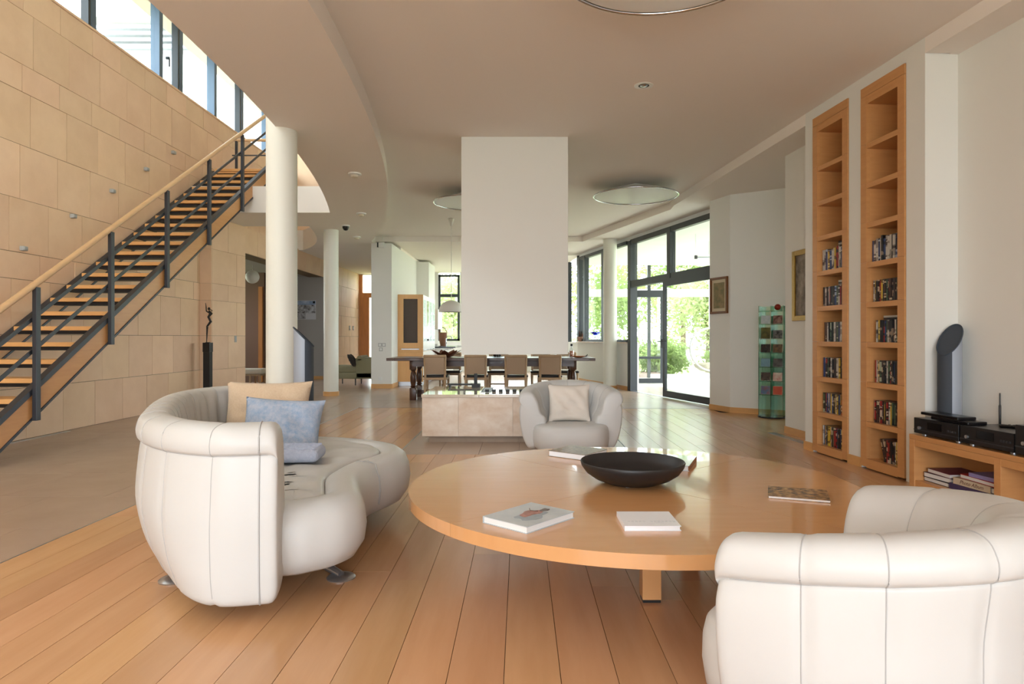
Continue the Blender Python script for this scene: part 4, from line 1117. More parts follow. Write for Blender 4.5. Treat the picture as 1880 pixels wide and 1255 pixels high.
for ci, (y0, y1) in enumerate(BK):
    side = 'right' if ci == 0 else 'left'
    wid = (y1 - y0) / .9955
    bk = wallthing('bookcase', f'tall built-in beech bookcase, the {side} one of two', 'bookcase', y0, 0, 0, 'built-in bookcases')
    q = lambda nm, x0, x1, a, c, z0, z1, m='beech': new(nm, box(BM(), x0, x1, a, c, z0, z1), m, bk, world=False)
    stw = .085
    for k in range(9):
        z0 = TOP - PITCH * (k + 1) if k < 8 else 0.02; z1 = TOP - PITCH * k if k else 3.26
        for (a, c) in ((.002, stw), (wid - stw, wid - .002)): q('stile', a, c, -.02, .012, z0 + .0008, z1 - .0008)
    for (a, c) in ((stw - .02, stw), (wid - stw, wid - stw + .02)): q('side_panel', a, c, -.30, -.02, .05, 3.25)
    q('head_board', .002, wid - .002, -.02, .012, 3.262, 3.342, 'beech_x'); q('head_rail', stw, wid - stw, -.02, .010, TOP, 3.26, 'beech_x')
    q('back_panel', stw - .02, wid - stw + .02, -.32, -.30, .02, 3.30)
    q('plinth', stw, wid - stw, -.02, .012, .012, BOT, 'beech_x')
    q('top_panel', stw, wid - stw, -.30, -.02, TOP, TOP + .02)
    q('base_shelf', stw, wid - stw, -.30, -.02, BOT - .02, BOT, 'beech_x')
    for k in range(1, 9):
        z = TOP - PITCH * k; q('shelf', stw, wid - stw, -.30, .008, z - .045, z, 'beech_x')
    # films on the lower six shelves, packed towards the near end
    rr = random.Random(11 + ci)
    for k in range(3, 9):
        z = (TOP - PITCH * (k + 1) if k < 8 else BOT) + .0005
        lab = f'DVD case on the {ORD[k - 3]} filled shelf from the top of the {side} bookcase'
        grp = f'DVDs on the {ORD[k - 3]} filled shelf of the {side} bookcase'
        xx = stw + .004; end = wid - stw - (.004, .004, .03, .03, .01, .01)[k - 3] * (1.2 if ci == 0 else 1.0)
        if ci == 0 and k == 8: end = stw + .26
        pal = DVD
        if ci == 0 and k == 3: pal = ['dvd_pale', 'dvd_pink', 'dvd_pale', 'dvd_black', 'dvd_blue']
        if ci == 1 and k == 3: pal = ['dvd_pale', 'dvd_blue', 'dvd_pale', 'dvd_yellow', 'dvd_red', 'dvd_pale']
        first = k == 3; num = 0
        while True:
            wd = rr.choice((.0145, .0145, .0165, .022)) if not first else rr.choice((.0165, .022, .027))
            if xx + wd > end: break
            ht = rr.choice((.19, .19, .191, .188)) + (rr.uniform(0, .03) if first else 0) ; ht = round(ht, 2)
            mm = rr.choice(pal); num += 1; o = link('dvd_case', dvd_mesh(mm, wd, ht)); xy = wp(y0, -.035 - rr.uniform(0, .012))
            p = Vector((xy[0], xy[1], z)) + WD * (xx + wd / 2); o.location = p; o.rotation_euler = (0, 0, math.atan2(WD.y, WD.x))
            tag(o, f'{CW[mm]} DVD case, {NUM[num - 1]} from right, {ORD[k - 3]} filled shelf of {side} bookcase', 'DVD case', grp); xx += wd + .0012
        if ci == 0 and k == 8:
            for q_ in range(3):
                o = link('dvd_case', dvd_mesh('dvd_pale' if q_ == 0 else 'dvd_brown', .0145, .19)); xy = wp(y0, -.08)
                p = Vector((xy[0], xy[1], z)) + WD * (xx + .012 + q_ * .017 + .0); o.location = p
                o.rotation_euler = (Matrix.Rotation(math.atan2(WD.y, WD.x), 3, 'Z') @ Matrix.Rotation(.30 , 3, 'Y')).to_euler()
                tag(o, ['first', 'second', 'leftmost'][q_] + ' leaning DVD case at the left end of the bottom row, right bookcase', 'DVD case', 'leaning DVDs in the right bookcase')
        # cases laid flat on top of the row
        flat = {(1, 3): 3, (1, 4): 3, (0, 5): 2}.get((ci, k), 0)
        for q_ in range(flat):
            o = link('dvd_case', dvd_mesh('dvd_black' if (q_ + k) % 2 else 'dvd_pale', .016, .19)); xy = wp(y0, -.085)
            p = Vector((xy[0], xy[1], z + (.222 if k == 3 else .193) + .0175 * q_ + .001)) + WD * (stw + .03 + (.10 if ci == 0 else .0))
            o.location = p + Vector((0, 0, .008)); o.rotation_euler = (Matrix.Rotation(math.atan2(WD.y, WD.x), 3, 'Z') @ Matrix.Rotation(PI / 2, 3, 'Y')).to_euler()
            tag(o, f'{["lowest", "second", "topmost"][q_]} DVD case lying flat on the {ORD[k - 3]} filled row of the {side} bookcase', 'DVD case', f'flat DVDs on the {ORD[k - 3]} filled shelf, {side} bookcase')

# ================================================================== HI-FI CONSOLE
cs = wallthing('media_console', 'low beech media console with open shelf under the hi-fi', 'console', 5.10, 0, -.265)
LEN, DEP, HT = 3.4, .41, .417      # local x from -LEN to 0, local y 0..DEP
q = lambda nm, x0, x1, a, c, z0, z1, m='beech_x': new(nm, box(BM(), x0, x1, a, c, z0, z1, .002), m, cs, world=False)
q('top', -LEN, 0, .005, DEP, HT - .035, HT)
q('front_rail', -LEN + .05, -.06, DEP - .03, DEP - .002, HT - .085, HT - .036)
for x in (-LEN, -1.75, -.86, -.055): q('upright', x, x + .055, .01, DEP - .001, 0, HT - .036, 'beech')
q('bottom', -LEN, 0, .01, DEP - .01, .03, .075); q('back', -LEN, 0, .005, .02, .076, HT - .036)
RZ = math.atan2(WD.y, WD.x)
CB = Vector((*wp(5.10, -.265), 0))
def cpt(x, y, z): return CB + WD * x + WN * y + Vector((0, 0, z))
def con(name, label, cat, x, y, z, dz=0): return thing(name, label, cat, cpt(x, y, z), RZ + dz)
def unit_box(name, label, x0, x1, ht, dep=.30, z=HT, y0=.10):
    t = con(name, label, 'hi-fi unit', (x0 + x1) / 2, y0, z); w2 = (x1 - x0) / 2
    new('case', box(BM(), -w2, w2, 0, dep, .015, ht, .003), 'black_plastic', t, world=False)
    new('display', box(BM(), -w2 * .3, w2 * .35, dep, dep + .002, ht * .45, ht * .85), 'black_screen', t, world=False)
    new('front_strip', box(BM(), -w2, w2, dep, dep + .0025, ht * .3, ht * .34), 'steel_dark', t, world=False)
    for k in range(4): new('button', box(BM(), -w2 * .9 + k * .022, -w2 * .9 + k * .022 + .014, dep, dep + .004, ht * .5, ht * .6), 'steel_dark', t, world=False)
    new('knob', tube(BM(), [(w2 * .7, dep, ht * .45), (w2 * .7, dep + .014, ht * .45)], .012, 14), 'alu', t, 50, world=False)
    for sx in (-1, 1): new('foot', cyl(BM(), (sx * w2 * .75, dep - .05), .02, 0, .015, 14), 'alu', t, 50, world=False)
    return t
unit_box('cd_player', 'black hi-fi unit at the far end of the console, thin boxes stacked on it', -.49, -.04, .13, .155, HT, .245)
unit_box('stereo_tuner', 'black hi-fi tuner in the middle of the row on the console', -.95, -.505, .135)
unit_box('stereo_amplifier', 'tall black hi-fi amplifier at the right edge of the photo', -1.42, -.965, .195, .305)
for lab, x0, x1, z, y0 in (('thin black set-top box, lower one on the far hi-fi unit', -.56, -.20, HT + .136, .245), ('thin black set-top box with round edge lying topmost', -.47, -.10, HT + .158, .25)):
    t = con('set_top_box', lab, 'set-top box', (x0 + x1) / 2, y0, z)
    new('case', box(BM(), -(x1 - x0) / 2, (x1 - x0) / 2, 0, .14, 0, .021, .004), 'black_plastic', t, world=False); new('front_panel', box(BM(), -(x1 - x0) / 2 + .01, (x1 - x0) / 2 - .01, .14, .142, .005, .017), 'black_screen', t, world=False)
t = con('remote_control', 'black remote control on the middle hi-fi unit', 'remote control', -.72, .18, HT + .1355, .5)
new('body', box(BM(), -.09, .09, -.022, .022, 0, .018, .006), 'black_plastic', t, world=False)
for k in range(5): new('button', box(BM(), -.07 + k * .025, -.06 + k * .025, -.008, .008, .018, .021), 'steel_dark', t, world=False)
t = con('wifi_antenna', 'thin upright antenna behind the hi-fi units', 'antenna', -.42, .03, HT)
new('base', cyl(BM(), (0, 0), .012, 0, .12, 12), 'black_plastic', t, 50, world=False); new('rod', lathe(BM(), [(0, .12), (.0075, .12), (.008, .25), (.005, .26), (.005, .34), (0, .342)], 12), 'black_plastic', t, 50, world=False)

def speaker(label, loc, rz, r, h, cut, hz=0.0, swap=False):
    t = thing('tower_speaker', label, 'speaker', loc, rz, 'tower speakers')
    n = 40
    sp_ = PI if swap else 0
    for nm, m, a0, a1 in (('cabinet', 'speaker_silver', sp_ - PI / 2 - .2, sp_ + PI / 2 + .2), ('grille', 'speaker_grille', sp_ + PI / 2 + .2, sp_ + 3 * PI / 2 - .2)):
        b = BM(); rr = r if nm == 'cabinet' else r + .002
        ring = []
        for k in range(n + 1):
            a = a0 + (a1 - a0) * k / n; x, y = rr * math.cos(a), rr * math.sin(a)
            ring.append((b.verts.new((x, y, .0)), b.verts.new((x, y, h + cut * math.cos(a - hz)))))
        for (p, q_), (p2, q2) in zip(ring, ring[1:]): b.faces.new((p, p2, q2, q_))
        new(nm, b, m, t, 60, world=False)
    b = BM(); vs = [b.verts.new((r * math.cos(2 * PI * k / 48), r * math.sin(2 * PI * k / 48), h + cut * math.cos(2 * PI * k / 48 - hz) - .002)) for k in range(48)]
    f = b.faces.new(vs); new('slanted_top', b, 'speaker_grille', t, world=False)
    tp = [(1.02 * r * math.cos(2 * PI * k / 48), 1.02 * r * math.sin(2 * PI * k / 48), h + cut * math.cos(2 * PI * k / 48 - hz)) for k in range(48)]
    new('top_rim', tube(BM(), tp, .006, 8, True), 'speaker_grille', t, 60, world=False)
    new('base', lathe(BM(), [(0, 0), (r * 1.05, 0), (r * 1.05, .01), (0, .01)], 40), 'speaker_grille', t, 40, world=False)
pz = cpt(-.13, .16, HT)
speaker('tall grey tube speaker with slanted top standing on the console', (3.232, 5.02, HT), -.18, .079, .715, .115, .62)
speaker('tall grey tube speaker with slanted top beside the thick column', (-2.045, 6.30, 0), -2.92, .090, 1.155, .09)

# books lying in the console shelf
mat('bk_cream', sr(206, 190, 166), .6); mat('bk_dark', sr(40, 30, 32), .5); mat('bk_violet', sr(66, 54, 92), .5); mat('bk_plum', sr(108, 44, 66), .5)
mat('bk_red', sr(170, 36, 44), .5); mat('bk_lilac', sr(150, 140, 190), .5); mat('bk_brown', sr(96, 54, 40), .5); mat('bk_tan', sr(196, 160, 118), .5)
SH = .0755
def cbook(label, x, z, ln, dp, th, m, yaw=0, roll=0, y=.02):
    t = thing('album', label, 'book', cpt(x, y + .19, z), RZ + yaw, 'albums in the media console')
    t.rotation_euler = (0, roll, RZ + yaw)
    new('pages', box(BM(), -ln / 2 + .004, ln / 2 - .004, -dp / 2 + .004, dp / 2 - .004, .003, th - .003), 'page_edge', t, world=False)
    new('cover', box(BM(), -ln / 2, ln / 2, -dp / 2, dp / 2, th - .003, th), m, t, world=False); new('back_cover', box(BM(), -ln / 2, ln / 2, -dp / 2, dp / 2, 0, .003), m, t, world=False)
    return t
def spine_on(t, ln, dp, th, m): return new('spine', box(BM(), -ln / 2, ln / 2, dp / 2 - .002, dp / 2 + .002, 0, th), m, t, world=False)
cbook('dark album at the bottom left of the console shelf', -.19, SH, .25, .26, .03, 'bk_dark')
cbook('dark album with cream pages lying second from the bottom left of the shelf', -.20, SH + .031, .27, .26, .035, 'bk_dark', .05)
cbook('plum covered album on top of the left album pile', -.225, SH + .067, .25, .26, .03, 'bk_plum', -.06)
t = cbook('dark violet album at the bottom middle of the console shelf', -.50, SH, .33, .27, .042, 'bk_violet'); spine_on(t, .33, .27, .042, 'bk_violet')
t = cbook('cream album with a script title on its spine', -.53, SH + .043, .32, .26, .045, 'bk_cream', .03); sp = spine_on(t, .32, .26, .045, 'bk_cream')
fc = bpy.data.curves.new('title', 'FONT'); fc.body = 'Photo Album'; fc.size = .038; fc.shear = .35; fc.align_x = 'CENTER'; fc.align_y = 'CENTER'; fc.extrude = .0003
tmp = bpy.data.objects.new('tmp_title', fc); COL.objects.link(tmp)
me = bpy.data.meshes.new_from_object(tmp.evaluated_get(bpy.context.evaluated_depsgraph_get())); bpy.data.objects.remove(tmp)
me.materials.clear(); me.materials.append(MATS['bk_brown'])
ti = link('title', me, sp, world=False); ti.rotation_euler = (PI / 2, 0, PI); ti.location = (0, .1325, .0225)
t = cbook('brown album lying at the bottom right of the console shelf', -.737, SH, .125, .26, .04, 'bk_brown'); spine_on(t, .125, .26, .04, 'bk_brown')
t = cbook('tan paged black album on the right of the console shelf', -.745, SH + .046, .10, .25, .038, 'bk_dark', .0)
cbook('red backed album high in the console shelf', -.59, SH + .0895, .36, .24, .028, 'bk_red', -.04)
t = cbook('lilac and white folder topmost in the console shelf', -.64, SH + .118, .30, .22, .026, 'bk_lilac', .04); spine_on(t, .30, .22, .026, 'bk_lilac')

# ================================================================== CD TOWER
rk = thing('cd_tower', 'green glass CD tower standing against the angled wall', 'CD rack', (3.63, 9.60, 0), -.55)
RW, RD = .165, .24
new('base', lathe(BM(), [(0, 0), (.20, 0), (.205, .012), (.195, .022), (0, .022)], 40), 'granite', rk, 40, world=False)
for x in (-RW, 0, RW): new('upright_pane', box(BM(), x - .004, x + .004, -RD / 2, RD / 2, .022, 1.60), 'pane_green', rk, world=False); new('edge', box(BM(), x - .004, x + .004, -RD / 2 - .004, -RD / 2, .022, 1.60), 'green_edge', rk, world=False)
new('back_pane', box(BM(), -RW, RW, RD / 2 - .006, RD / 2, .022, 1.60), 'pane_green', rk, world=False)
zs = [.33, .525, .725, .93, 1.13, 1.34, 1.535]
for z in zs: s_ = new('shelf', box(BM(), -RW + .004, RW - .004, -RD / 2, RD / 2 - .006, z - .006, z), 'pane_green', rk, world=False); new('shelf_edge', box(BM(), -RW, RW, -RD / 2 - .004, -RD / 2, z - .006, z), 'green_edge', s_, world=False)
cdm = []
for nm, c1, c2 in (('a', (208, 212, 214), (176, 186, 190)), ('b', (70, 30, 28), (190, 150, 140)), ('c', (110, 104, 50), (30, 34, 24)), ('d', (36, 38, 40), (160, 160, 160)), ('e', (24, 22, 24), (40, 36, 40)), ('f', (44, 46, 40), (150, 110, 70)), ('g', (120, 160, 176), (90, 130, 150)), ('h', (56, 60, 66), (96, 100, 104)), ('i', (26, 24, 26), (36, 32, 34)), ('j', (216, 210, 200), (190, 40, 34)), ('k', (40, 110, 150), (150, 60, 40)), ('l', (200, 64, 36), (186, 50, 30))):
    mat('cd_' + nm, sr(*c1), .25, noise=((18, 18, 18), 3, .7), col2=sr(*c2)); cdm.append('cd_' + nm)
desc = ['pale grey', 'red and dark', 'olive landscape', 'black and white', 'plain black', 'dark portrait', 'light blue', 'slate grey', 'glossy black', 'white with red emblem', 'blue and red', 'orange red']
M = W[rk]
for k in range(12):
    row, colu = k // 2, k % 2
    z = zs[len(zs) - 2 - row] + .001; x = -.082 if colu == 0 else .082
    h = .165 if k == 2 else .125
    p = M @ Vector((x, -.07, z))
    t = thing('cd_case', f'{desc[k]} CD case propped in the glass tower', 'CD case', p, -.55, 'CDs in the glass tower')
    b = BM(); box(b, -.066, .066, -.005, .005, 0, h)
    xform(b, Matrix.Rotation(-.18, 4, 'X')); o = new('case', b, 'clear_glass', t, world=False)
    b = BM(); box(b, -.063, .063, -.0065, -.0055, .003, h - .003); xform(b, Matrix.Rotation(-.18, 4, 'X')); new('booklet', b, cdm[k], t, world=False)
p = M @ Vector((.08, -.05, 1.536))
t = thing('red_ball', 'small red ball on top of the glass CD tower', 'ball', p)
new('ball', lathe(BM(), [(.045 * math.sin(PI * k / 12), .045 - .045 * math.cos(PI * k / 12)) for k in range(13)], 20), 'red_glaze', t, 60, world=False)

# ================================================================== PICTURES
def framed(name, label, p0, p1, z0, z1, frame, art, fw=.05, mt=None, cat='painting'):
    p0, p1 = Vector(p0), Vector(p1); d = (p1 - p0); L = d.length; c = (p0 + p1) / 2
    t = thing(name, label, cat, (c.x, c.y, z0), math.atan2(d.y, d.x)); h = z1 - z0
    for (a, e, z_, y_) in ((-L / 2, -L / 2 + fw, 0, h), (L / 2 - fw, L / 2, 0, h), (-L / 2 + fw, L / 2 - fw, 0, fw), (-L / 2 + fw, L / 2 - fw, h - fw, h)):
        new('frame', box(BM(), a, e, -.035, 0, z_, y_, .006), frame, t, world=False)
    k = fw
    if mt: new('mount', box(BM(), -L / 2 + k, L / 2 - k, -.012, -.002, k, h - k), mt, t, world=False); k = fw + .05
    new('canvas', box(BM(), -L / 2 + k, L / 2 - k, -.016, -.004, k, h - k), art, t, world=False)
    return t
framed('framed_painting', 'small garden painting in a dark gilt frame beside the glass door', (3.053, 10.655), (3.196, 10.235), 1.52, 2.09, 'wood_frame', 'painting_garden', .035, 'passepartout')
framed('gilt_picture', 'tall picture in a wide gilt frame in the alcove, cut by the bookcase wall', wp(7.78, -.359), wp(6.97, -.359), 1.34, 2.15, 'gold_frame', 'painting_dark', .06)
t = thing('wall_calendar', 'wall calendar with snowy village photos on the hall wall', 'calendar', (-5.86, 18.29, 1.64))
new('sheet', box(BM(), -.26, .26, -.006, 0, 0, .52), 'poster_paper', t, world=False)
new('photo', box(BM(), -.25, .25, -.008, -.006, .40, .51), 'poster_sky', t, world=False); new('photo', box(BM(), -.25, .25, -.008, -.006, .17, .40), 'poster_snow', t, world=False); new('photo', box(BM(), -.25, -.02, -.008, -.006, .01, .16), 'poster_snow', t, world=False)
new('emblem', box(BM(), .18, .24, -.010, -.008, .44, .50), 'steel_black', t, world=False)

# ================================================================== FAR LEFT THINGS
t = thing('pedestal', 'slim black pedestal in front of the stone pier', 'pedestal', (-5.36, 11.45, 0))
new('post', box(BM(), -.055, .055, -.055, .055, 0, .90), 'steel_black', t, world=False); new('cap', box(BM(), -.062, .062, -.062, .062, .90, 1.06, .004), 'black_plastic', t, world=False)
t = thing('bronze_figure', 'slender dark bronze dancing figure on the black pedestal', 'sculpture', (-5.36, 11.45, 1.06))
b = BM()
tube(b, [(-.02, 0, 0), (-.015, 0, .12), (-.01, 0, .28), (.05, 0, .36), (.01, 0, .44), (.055, 0, .50), (.02, 0, .545)], [.006, .010, .016, .022, .02, .03, .016], 10)
tube(b, [(.05, 0, .36), (-.005, 0, .27), (-.02, 0, .14)], [.02, .014, .008], 8)
tube(b, [(.04, 0, .50), (-.03, .01, .54), (-.035, .01, .62), (-.04, 0, .68)], [.014, .010, .008, .004], 8)
tube(b, [(.045, 0, .50), (.07, .01, .55), (.01, .01, .585)], [.012, .009, .005], 8)
lathe(b, [(.022 * math.sin(PI * k / 8), .555 + .026 - .026 * math.cos(PI * k / 8)) for k in range(9)], 12, (.02, 0, 0))
new('figure', b, 'bronze', t, 60, world=False)
new('plate', cyl(BM(), (0, 0), .04, 0, .008, 20), 'bronze', t, 50, world=False)
t = thing('globe_lamp', 'round paper globe lamp hanging in the dark hall', 'lamp', (-6.22, 15.5, 2.40))
new('globe', lathe(BM(), [(.155 * math.sin(PI * k / 16), .155 - .155 * math.cos(PI * k / 16)) for k in range(17)], 28), 'shade_white', t, 60, world=False); new('cord', tube(BM(), [(0, 0, .30), (0, 0, .42)], .005, 6), 'shade_white', t, world=False)
t = thing('hall_bench', 'cream upholstered bench with wooden legs in the dark hall', 'bench', (-6.45, 16.1, 0))
new('cushion', box(BM(), -.32, .27, -.2, .2, .27, .40, .03, 3), 'cream_fabric', t, 50, world=False); new('frame', box(BM(), -.31, .26, -.19, .19, .23, .27), 'chair_wood', t, world=False)
for x in (-.28, .0, .23):
    for y in (-.16, .16): new('leg', box(BM(), x - .02, x + .02, y - .02, y + .02, 0, .23), 'chair_wood', t, world=False)
t = thing('olive_armchair', 'olive green upholstered chair with rolled back beside the pillar', 'armchair', (-4.0, 16.3, 0))
new('seat', box(BM(), -.52, .16, -.35, .35, .30, .47, .04, 3), 'olive_fabric', t, 50, world=False); new('side', box(BM(), -.50, .62, -.36, .36, .16, .31, .02), 'olive_fabric', t, 50, world=False)
b = BM(); box(b, .06, .58, -.36, .36, .16, .66, .03, 3); new('backrest', b, 'olive_fabric', t, 50, world=False)
new('roll', tube(BM(), [(.16, -.36, .655), (.16, .36, .655)], .06, 16), 'olive_fabric', t, 50, world=False)
for x in (-.42, .05, .5):
    for y in (-.3, .3): new('leg', tube(BM(), [(x, y, 0), (x, y, .17)], [.012, .016], 10), 'steel_dark', t, 50, world=False)
c = cushion('dark_cushion', 'dark cushion leaning on the olive chair', 'dark_fabric', .36, .34, .12, (-4.02, 16.0, .60), 0, -.3, 0, 8)
c.rotation_euler = (Matrix.Rotation(PI / 2, 3, 'Z') @ Matrix.Rotation(-.5, 3, 'X')).to_euler('ZYX')

# ================================================================== KITCHEN
kx0, kx1 = -2.9, -2.3
names = ['wooden tall cabinet with glazed end door at the kitchen entrance', 'white tall kitchen unit with built-in oven behind the wooden cabinet', 'second white tall kitchen unit further back', 'last white tall kitchen unit beside the duct']
for k in range(4):
    y0 = 15.8 + k * .55; t = thing('tall_cabinet', names[k], 'cabinet', (-2.6, y0, 0), 0, 'tall kitchen units')
    q = lambda nm, x0, x1, a, c, z0, z1, m: new(nm, box(BM(), x0, x1, a, c, z0, z1, .003), m, t)
    q('body', kx0 + .004, kx1 - .02, y0 + .03 if k == 0 else y0, y0 + .549, .10, 2.165, 'cabinet_wood'); q('plinth', kx0 + .02, kx1 - .05, y0 + .02, y0 + .549, 0, .10, 'alu')
    if k == 0:
        for (a, c, z0, z1) in ((kx0, kx0 + .135, .89, 2.165), (kx1 - .13, kx1, .89, 2.165), (kx0 + .135, kx1 - .13, 2.06, 2.165), (kx0 + .135, kx1 - .13, .89, 1.02)): q('door_frame', a, c, y0, y0 + .03, z0, z1, 'cabinet_wood')
        q('glass', kx0 + .135, kx1 - .13, y0 + .012, y0 + .02, 1.02, 2.06, 'black_screen'); q('lower_door', kx0, kx1, y0, y0 + .03, .10, .80, 'cabinet_wood'); q('drawer', kx0, kx1, y0, y0 + .03, .803, .887, 'cabinet_wood')
        q('handle', kx0 + .09, kx1 - .09, y0 - .02, y0 - .005, .86, .885, 'alu')
    q('front_door', kx1 - .02, kx1, y0 + .003, y0 + .546, .82, 2.16, 'kitchen_white'); q('front_drawer', kx1 - .02, kx1, y0 + .003, y0 + .546, .11, .81, 'kitchen_white')
    q('front_glass', kx1, kx1 + .003, y0 + .09, y0 + .46, 1.05, 2.05, 'black_screen' if k == 1 else 'clear_glass'); q('bar_handle', kx1 + .01, kx1 + .03, y0 + .08, y0 + .47, .84, .86, 'alu')
for k in range(4):
    y0 = 18.05 + k * .6; t = thing('base_cabinet', ['first base cabinet next to the tall units', 'second base cabinet under the dark worktop', 'third base cabinet under the dark worktop', 'last base cabinet by the kitchen window'][k], 'cabinet', (-2.3, y0, 0), 0, 'kitchen base cabinets')
    x1 = -2.05
    new('body', box(BM(), -2.55, x1 - .02, y0, y0 + .598, .1, .86), 'kitchen_white', t); new('plinth', box(BM(), -2.5, x1 - .06, y0, y0 + .598, 0, .1), 'alu', t)
    for z0, z1 in ((.11, .40), (.405, .65), (.655, .855)): f = new('drawer', box(BM(), x1 - .02, x1, y0 + .003, y0 + .595, z0, z1), 'kitchen_white', t); new('handle', box(BM(), x1 + .005, x1 + .025, y0 + .12, y0 + .48, z1 - .05, z1 - .03), 'alu', f)
wt = thing('worktop', 'dark granite kitchen worktop in front of the window', 'worktop', (-2.2, 19.2, .86)); new('slab', box(BM(), -2.55, -1.75, 18.04, 20.5, .861, .90, .004), 'granite', wt); new('upstand', box(BM(), -2.555, -2.54, 18.04, 20.5, .90, .95), 'granite', wt)
t = thing('kitchen_tap', 'curved chrome tap on the dark worktop', 'tap', (-2.15, 19.4, .90)); new('spout', tube(BM(), [(0, 0, 0), (0, 0, .22), (.05, 0, .29), (.14, 0, .28), (.18, 0, .20)], .014, 10), 'chrome', t, 50, world=False); new('lever', tube(BM(), [(0, 0, .06), (.02, -.09, .11)], .009, 8), 'chrome', t, 50, world=False)
t = thing('wall_cabinet', 'white wall cabinet hanging above the worktop', 'cabinet', (-2.4, 18.9, 1.38)); new('body', box(BM(), -.15, .10, -.4, .6, 0, .55, .004), 'kitchen_white', t, world=False); new('door', box(BM(), .10, .12, -.39, .09, .005, .545), 'kitchen_white', t, world=False); new('door', box(BM(), .10, .12, .10, .59, .005, .545), 'kitchen_white', t, world=False)
t = thing('wicker_basket', 'brown wicker basket standing on the dark worktop', 'basket', (-2.35, 20.3, .90)); new('basket', lathe(BM(), [(0, 0), (.08, .0), (.12, .2), (.13, .40), (.115, .40), (.1, .2), (0, .03)], 20), 'wicker', t, 50, world=False); new('handle', tube(BM(), [(-.12, 0, .40), (-.07, 0, .52), (0, 0, .55), (.07, 0, .52), (.12, 0, .40)], .012, 8), 'wicker', t, 50, world=False)

# things on the window sill
SZ = 1.046
def sill(y, o=.0): return (xg(y) - .9657 * o + .06, y, SZ)
t = thing('blue_vase', 'glass vase with a cobalt blue ruffled rim on the window sill', 'vase', sill(16.42))
new('body', lathe(BM(), [(0, 0), (.05, 0), (.055, .02), (.065, .16), (.06, .16), (.05, .02), (0, .01)], 20), 'clear_glass', t, 50, world=False)
b = BM(); lathe(b, [(.058, .16), (.075, .19), (.13, .225), (.12, .232), (.07, .20), (.052, .165)], 28)
for v in b.verts: v.co.z += .012 * math.sin(5 * math.atan2(v.co.y, v.co.x)) * (math.hypot(v.co.x, v.co.y) > .09)
new('rim', b, 'blue_glass', t, 60, world=False)
for k, (y, h, r) in enumerate(((16.22, .20, .03), (16.10, .17, .035), (15.97, .22, .03))):
    t = thing('clear_vase', ['tall clear glass next to the blue vase', 'short clear glass on the sill left of the column', 'clear bottle on the sill just left of the column'][k], 'glass', sill(y), 0, 'clear glasses on the sill'); new('body', lathe(BM(), [(0, 0), (r, 0), (r * 1.1, h), (r, h), (r * .9, .01), (0, .01)], 18), 'clear_glass', t, 50, world=False); new('foot', cyl(BM(), (0, 0), r * 1.15, 0, .006, 18), 'clear_glass', t, 50, world=False)
t = thing('cactus_bowl', 'terracotta bowl full of spiky stems at the left end of the sill', 'pot', sill(17.28, .02))
new('bowl', lathe(BM(), [(0, 0), (.09, 0), (.13, .05), (.13, .12), (.115, .12), (.11, .06), (0, .05)], 24), 'terracotta', t, 50, world=False)
rr = random.Random(2)
for k in range(16):
    x, y = rr.uniform(-.08, .08), rr.uniform(-.08, .08); new('stem', tube(BM(), [(x, y, .07), (x * 1.2, y * 1.2, rr.uniform(.2, .3))], [.016, .008], 7), ('brown_leaf', 'dark_fabric', 'terracotta')[k % 3], t, 50, world=False)
t = thing('glass_dish', 'low glass dish on the sill right of the column', 'dish', sill(14.62)); new('dish', lathe(BM(), [(0, 0), (.05, 0), (.09, .05), (.085, .05), (.045, .01), (0, .01)], 20), 'clear_glass', t, 50, world=False); new('stones', lathe(BM(), [(0, .012), (.05, .012), (.055, .025), (0, .03)], 16), 'granite', t, 50, world=False)

# ================================================================== VERANDA AND GARDEN
struct(new('floor_veranda', prism(BM(), [gp(14.4, -.12), gp(10.6, -.12), (8.5, 10.4), (8.5, 19.0), (1.95, 19.0), gp(17.5, -.3)][::-1], -.2, -.005), 'veranda_floor'), 'pale veranda floor beyond the glass door')
struct(new('ceiling_veranda', prism(BM(), [gp(17.5, -.05), gp(10.6, -.05), (8.5, 10.4), (8.5, 19.0), (1.6, 19.0)], 3.20, 3.40), 'outdoor_white'), 'white veranda ceiling')
ov = thing('window_7', 'x', 'window', (4.5, 19.0, 0)); del ov['category']; struct(ov, 'outer glazing of the veranda with slim frames')
for x in (1.7, 3.62, 5.4, 7.0, 8.45): new('mullion', box(BM(), x, x + .09, 18.96, 19.04, 0, 3.2), 'frame_dark', ov)
new('rail', box(BM(), 1.7, 8.5, 18.97, 19.03, 2.30, 2.52), 'outdoor_white', ov); new('kerb', box(BM(), 3.7, 8.5, 18.95, 19.05, -.02, .10), 'outdoor_white', ov)
vd = thing('veranda_door', 'dark framed glass door of the veranda seen through the open gap', 'door', (3.2, 16.8, 0))
for (a, c, z0, z1) in ((2.80, 2.88, 0, 2.33), (3.53, 3.62, 0, 2.33), (2.88, 3.53, 0, .12), (2.88, 3.53, 2.16, 2.33), (2.88, 3.53, .61, .67)): new('frame', box(BM(), a, c, 16.77, 16.83, z0, z1), 'frame_dark', vd)
new('pane', box(BM(), 2.88, 3.53, 16.796, 16.804, .12, 2.16), 'pane', vd); new('handle', tube(BM(), [(3.55, 16.76, 1.05), (3.44, 16.73, 1.05)], .012, 8), 'steel_black', vd)
